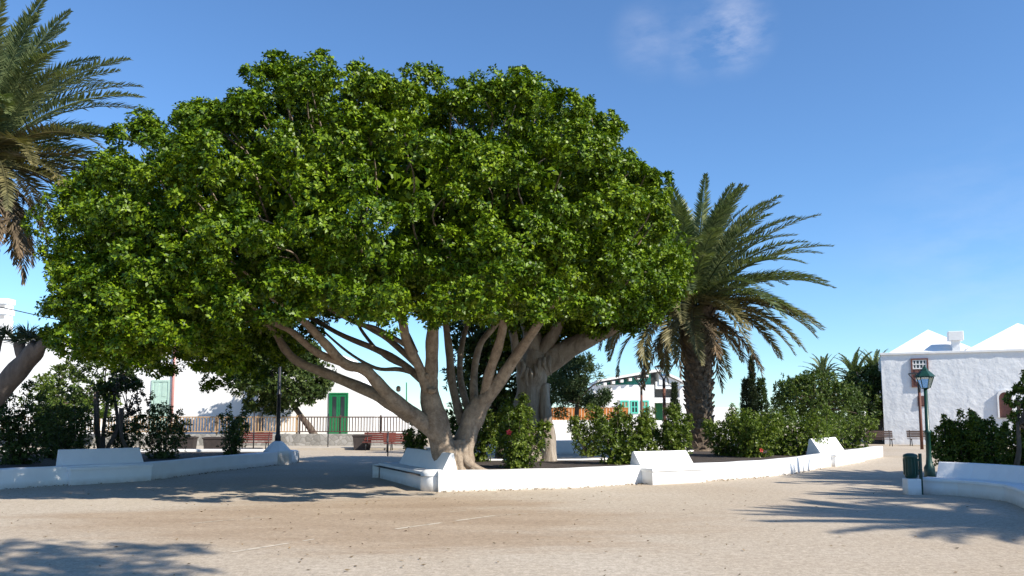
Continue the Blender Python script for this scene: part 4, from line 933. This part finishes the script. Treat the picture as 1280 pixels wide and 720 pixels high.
# house with the double green door
xg0, xg1 = P(330, 500, YH).x, P(469, 500, YH).x
h2 = empty('white_house', (xg0, YH, hz), 0, 'gabled white house with a green double door behind the railing', 'house'); wl = xg1 - xg0
pk = P(640, 440, YH).z - hz; ev = P(640, 494, YH).z - hz
m_ = MB(); m_.prism([(0, -.3), (wl, -.3), (wl, ev), (wl * .62, pk), (wl * .2, pk), (0, ev)], 'y', 0, 8); m_.build('wall', MAT['house'], h2)
d2 = empty('door', (0, 0, 0)); d2.parent = h2
a0, a1, zt2 = P(411.5, 500, YH).x - xg0, P(435.5, 500, YH).x - xg0, P(640, 491, YH).z - hz
fm = MB(); fm.box(a0, a0 + .09, -.08, .02, 0, zt2); fm.box(a1 - .09, a1, -.08, .02, 0, zt2); fm.box(a0 + .09, a1 - .09, -.08, .02, zt2 - .1, zt2); fm.build('frame', MAT['door_green'], d2)
wl2 = (a1 - a0 - .18) / 2
for q in range(2):
    xa = a0 + .09 + q * wl2; lf = MB(); lf.box(xa + .008, xa + wl2 - .008, -.05, .02, 0, zt2 - .105); lf.build('leaf', MAT['door_green'], d2)
    MB().box(xa + .14, xa + wl2 - .14, -.065, -.053, zt2 * .42, zt2 - .25).build('pane', MAT['glass'], d2)
pw = MB(); pw.box(xg1 + .02, P(513, 500, YH).x, YH + .2, YH + .5, .6, P(640, 517, YH).z, .02); tag(pw.build('parapet_wall', MAT['house']), 'low white parapet wall right of the gabled house', 'wall')
# chimney-like water tower beyond the left house
tw = P(4, 410, 60); th_ = P(4, 374, 60).z; tn = empty('chimney_tower', (tw.x, 60, 0), 0, 'white stacked chimney block rising above the left house', 'chimney')
m_ = MB(); m_.box(-.45, .45, -.45, .45, 0, th_ - 1.6)
for q in range(4): m_.box(-.5 if q % 2 else -.42, .5 if q % 2 else .42, -.5 if q % 2 else -.42, .5 if q % 2 else .42, th_ - 1.6 + q * .4 + .002, th_ - 1.6 + (q + 1) * .4)
m_.build('stack', MAT['house'], tn)
for q in range(2): MB().box(-.3, .3, -.44, -.425, th_ - 1.53 + q * .8, th_ - 1.27 + q * .8).build('vent', MAT['shade_grey'], tn)
cb = [P(-60, 371, 50), P(10, 386, 49), P(70, 399, 48), P(130, 409, 47), P(200, 415, 46)]
tag(MB().tube(spline(cb, 4), .03, 6).build('overhead_cable', MAT['cable']), 'thin black overhead cable sagging past the dragon tree', 'cable')
# thin green mast
tag(MB().tube([P(508, 560, 56) - Vector((0, 0, P(508, 560, 56).z - .7)), P(508, 478, 56)], [.06, .04], 8).build('mast', MAT['door_green']), 'thin green mast standing right of the gabled house', 'pole')

# retaining wall + railings
YR = 47.45
rx0, rx1 = P(-40, 520, YR).x, P(513, 520, YR).x
tag(MB().box(rx0, rx1, YR - .22, YR + .26, -.1, .80, .02).build('retaining_wall', MAT['stone']), 'pale rubble retaining wall carrying the wooden railing', 'wall')
def railing(pa, pb_, label, mat, z0=.8, h=1.02, step=.17):
    xa, xb = P(pa, 520, YR).x, P(pb_, 520, YR).x; L = xb - xa; o = empty('wooden_railing', (xa, YR, z0), 0, label, 'railing', 'railings along the terrace')
    m_ = MB(); m_.box(0, L, -.05, .05, h - .07, h, .008).box(0, L, -.03, .03, .1, .16); m_.build('rail', mat, o)
    n = int(L / step); m_ = MB()
    for q in range(n): xx = L * (q + .5) / n; m_.box(xx - .025, xx + .025, -.02, .02, .162, h - .072)
    m_.build('baluster', mat, o)
    for q in range(int(L / 2.4) + 1): xx = min(L - .05, .05 + q * 2.4); MB().box(xx - .05, xx + .05, .052, .15, 0, h + .08, .01).build('post', mat, o)
railing(-35, 372, 'tan wooden railing on the pale retaining wall at the left', MAT['rail_tan'])
railing(373, 512, 'dark brown wooden railing in front of the green double door', MAT['rail_dark'])

# ------------------------------------------------------------------ street furniture
def slat_bench(px, Y, wd, label, mat, rz=0, z=.0):
    x = P(px, 550, Y).x; o = empty('park_bench', (x, Y, z), rz, label, 'bench', 'wooden park benches')
    m_ = MB()
    for q in range(4): m_.box(-wd / 2, wd / 2, -.30 + q * .12, -.30 + q * .12 + .10, .42, .46, .008)
    m_.build('seat', mat, o); m_ = MB()
    for q in range(4): m_.box(-wd / 2, wd / 2, .20 + q * .025, .24 + q * .025, .52 + q * .11, .52 + q * .11 + .095, .008)
    m_.build('backrest', mat, o)
    for s in (-1, 1):
        xx = s * (wd / 2 - .18); m_ = MB(); m_.tube([(xx, -.30, 0), (xx, -.26, .25), (xx, -.2, .40)], .028, 7).tube([(xx, .26, 0), (xx, .17, .22), (xx, .17, .42), (xx, .32, .98)], .028, 7).tube([(xx, -.28, .405), (xx, .17, .405)], .024, 7).build('leg', MAT['dark_metal'], o, True)
    return o
slat_bench(318, 42.8, 1.75, 'red-brown slatted bench on the pavement left of the shaded gap', MAT['red_wood'])
slat_bench(474, 43.0, 1.7, 'dark red bench in shade left of the ficus trunk, nearer the railing end', MAT['red_wood'])
slat_bench(496, 40.5, 1.3, 'small dark red bench partly behind the ficus limbs', MAT['red_wood'], R(14))
slat_bench(1098, 50.0, 1.8, 'dark brown bench before the black gate', MAT['rail_dark'], R(-10))
slat_bench(1151, 50.5, 1.5, 'dark brown bench against the church wall behind the lamp post', MAT['rail_dark'], R(-14))
def planter_box(px, yb, Y, label):
    x = P(px, 550, Y).x; o = empty('planter_box', (x, Y, 0), R(8), label, 'planter', 'dark planter boxes')
    MB().prism([(-.42, .0), (.42, .0), (.5, .72), (-.5, .72)], 'y', -.4, .4).build('tub', MAT['dark_box'], o); MB().box(-.54, .54, -.44, .44, .722, .80, .01).build('rim', MAT['dark_box'], o); MB().box(-.44, .44, -.35, .35, .802, .82).build('soil_fill', MAT['soil'], o)
planter_box(231, 562, 39, 'dark square planter box left of the other one by the pavement')
planter_box(270, 562, 38, 'dark square planter box nearer the left lamp post')
planter_box(453, 556, 43.6, 'dark square planter box beside the shaded red benches')
for (px, yt, Y, lb) in [(317, 514, 35, 'thin dark post before the red-brown bench'), (410, 517, 45, 'thin dark post in front of the green door'), (485, 540, 36, 'short thin post near the tree bench')]:
    o = P(px, 550, Y); tag(MB().tube([(o.x, Y, -.05), (o.x, Y, P(px, yt, Y).z)], .03, 8).build('thin_post', MAT['dark_metal'], None, True), lb, 'post', 'thin posts on the square')

# left lamp on its pyramid pedestal
lp = Vector((P(347, 560, 29.6).x, 29.6, 0))
lo = empty('street_lamp', lp + Vector((0, 0, .3)), 0, 'dark lamp post on a white conical pedestal at the end of the left bed', 'street lamp')
MB().lathe([(.52, -.35), (.50, .18), (.46, .22), (.2, .50), (.12, .54)], 8).build('pedestal', MAT['wall'], lo)
MB().lathe([(.11, .53), (.11, .7), (.075, .8), (.065, 2.2), (.085, 2.22), (.085, 2.28), (.055, 2.32), (.05, 4.4)], 12).build('pole', MAT['dark_metal'], lo, True)
def lantern(o, z, s=1.0, mat='green_paint'):
    MB().lathe([(.05 * s, z), (.14 * s, z + .04 * s)], 6).build('collar', MAT[mat], o)
    MB().lathe([(.13 * s, z + .045 * s), (.235 * s, z + .36 * s)], 6).build('glass', MAT['lglass'], o)
    f_ = MB()
    for k in range(6):
        a = 2 * math.pi * (k + .5) / 6; f_.tube([(.135 * s * math.cos(a), .135 * s * math.sin(a), z + .04 * s), (.245 * s * math.cos(a), .245 * s * math.sin(a), z + .37 * s)], .012 * s, 5)
    f_.lathe([(.25 * s, z + .362 * s), (.25 * s, z + .385 * s)], 6); f_.build('cage', MAT[mat], o)
    MB().lathe([(.30 * s, z + .388 * s), (.29 * s, z + .41 * s), (.14 * s, z + .56 * s), (.11 * s, z + .57 * s), (.10 * s, z + .62 * s), (.055 * s, z + .66 * s), (.02 * s, z + .74 * s)], 6).build('cap', MAT[mat], o)
lantern(lo, 4.4, 1.0, 'dark_metal')
# green lantern on the right
yl = 18.9; lx = P(1161.5, 580, yl).x
lg = empty('street_lamp', (lx, yl, .0), 0, 'dark green lantern post standing behind the curved bench', 'street lamp')
zl = P(1156, 486, yl).z
MB().lathe([(.12, 0), (.12, .5), (.075, .58), (.06, .75), (.052, zl * .55), (.075, zl * .55 + .02), (.075, zl * .55 + .06), (.05, zl * .55 + .09), (.042, zl)], 12).build('pole', MAT['green_paint'], lg, True)
lantern(lg, zl - .01, .76)
# rust-coloured modern lamps with a cone head
def cone_lamp(px, ytop, Y, label):
    x = P(px, 540, Y).x; h = P(px, ytop, Y).z; o = empty('cone_lamp', (x, Y, 0), 0, label, 'street lamp', 'rust-coloured cone lamps')
    MB().tube([(0, 0, -.05), (0, 0, h * .74)], [.085, .075], 10).build('pole', MAT['corten'], o, True)
    MB().tube([(0, 0, h * .74), (0, 0, h - .62)], .075, 10).build('neck', MAT['dark_metal'], o, True)
    f_ = MB()
    for k in range(4):
        a = math.pi / 4 + k * math.pi / 2; f_.tube([(.06 * math.cos(a), .06 * math.sin(a), h - .64), (.52 * math.cos(a), .52 * math.sin(a), h - .06)], .022, 6)
    f_.build('arm', MAT['dark_metal'], o); MB().lathe([(.10, h - .5), (.14, h - .42), (.14, h - .3)], 10).build('lens', MAT['lglass'], o); MB().lathe([(.54, h - .07), (.56, h - .03), (.5, h)], 4).build('hood', MAT['dark_metal'], o)
cone_lamp(831, 457, 39, 'taller rust-coloured cone lamp just left of the palm trunk')
cone_lamp(802.5, 471, 49, 'farther rust-coloured cone lamp in front of the villa windows')
cone_lamp(1151.5, 466, 44.5, 'rust-coloured cone lamp in front of the church window')
# globe light by the hedge
gl_ = P(1079.5, 517, 45); o = empty('globe_lamp', (gl_.x, 45, 0), 0, 'low lamp with a white globe at the end of the hedge', 'street lamp')
MB().tube([(0, 0, 0), (0, 0, gl_.z - .1)], .04, 8).build('pole', MAT['dark_metal'], o); MB().lathe([(.05, -.13 + gl_.z), (.13, gl_.z - .06), (.15, gl_.z), (.13, gl_.z + .07), (.05, gl_.z + .14)], 12).build('globe', MAT['globe'], o, True)
# litter bin
yb = 17.6; bx0 = P(1141, 600, yb).x
bn = empty('litter_bin', (bx0, yb, 0), R(-6), 'dark green litter bin on a white plinth at the end of the curved bench', 'bin')
MB().box(-.17, .12, -.16, .16, -.03, .34, .02).build('plinth', MAT['wall'], bn)
m_ = MB(); m_.lathe([(.10, .345), (.125, .37), (.135, .5), (.14, .78), (.15, .8), (.15, .83), (.13, .86), (.06, .885)], 14, (-.03, 0, 0)); m_.build('drum', MAT['green_paint'], bn, True)
m_ = MB()
for k in range(14): a = 2 * math.pi * k / 14; m_.box(-.03 + .143 * math.cos(a) - .008, -.03 + .143 * math.cos(a) + .008, .143 * math.sin(a) - .008, .143 * math.sin(a) + .008, .42, .77)
m_.build('ribs', MAT['green_paint'], bn)
MB().tube([(.16, -.03, -.03), (.16, -.03, .88)], .035, 10).box(.10, .16, -.05, -.01, .5, .54).box(.10, .16, -.05, -.01, .72, .76).build('post', MAT['green_paint'], bn)
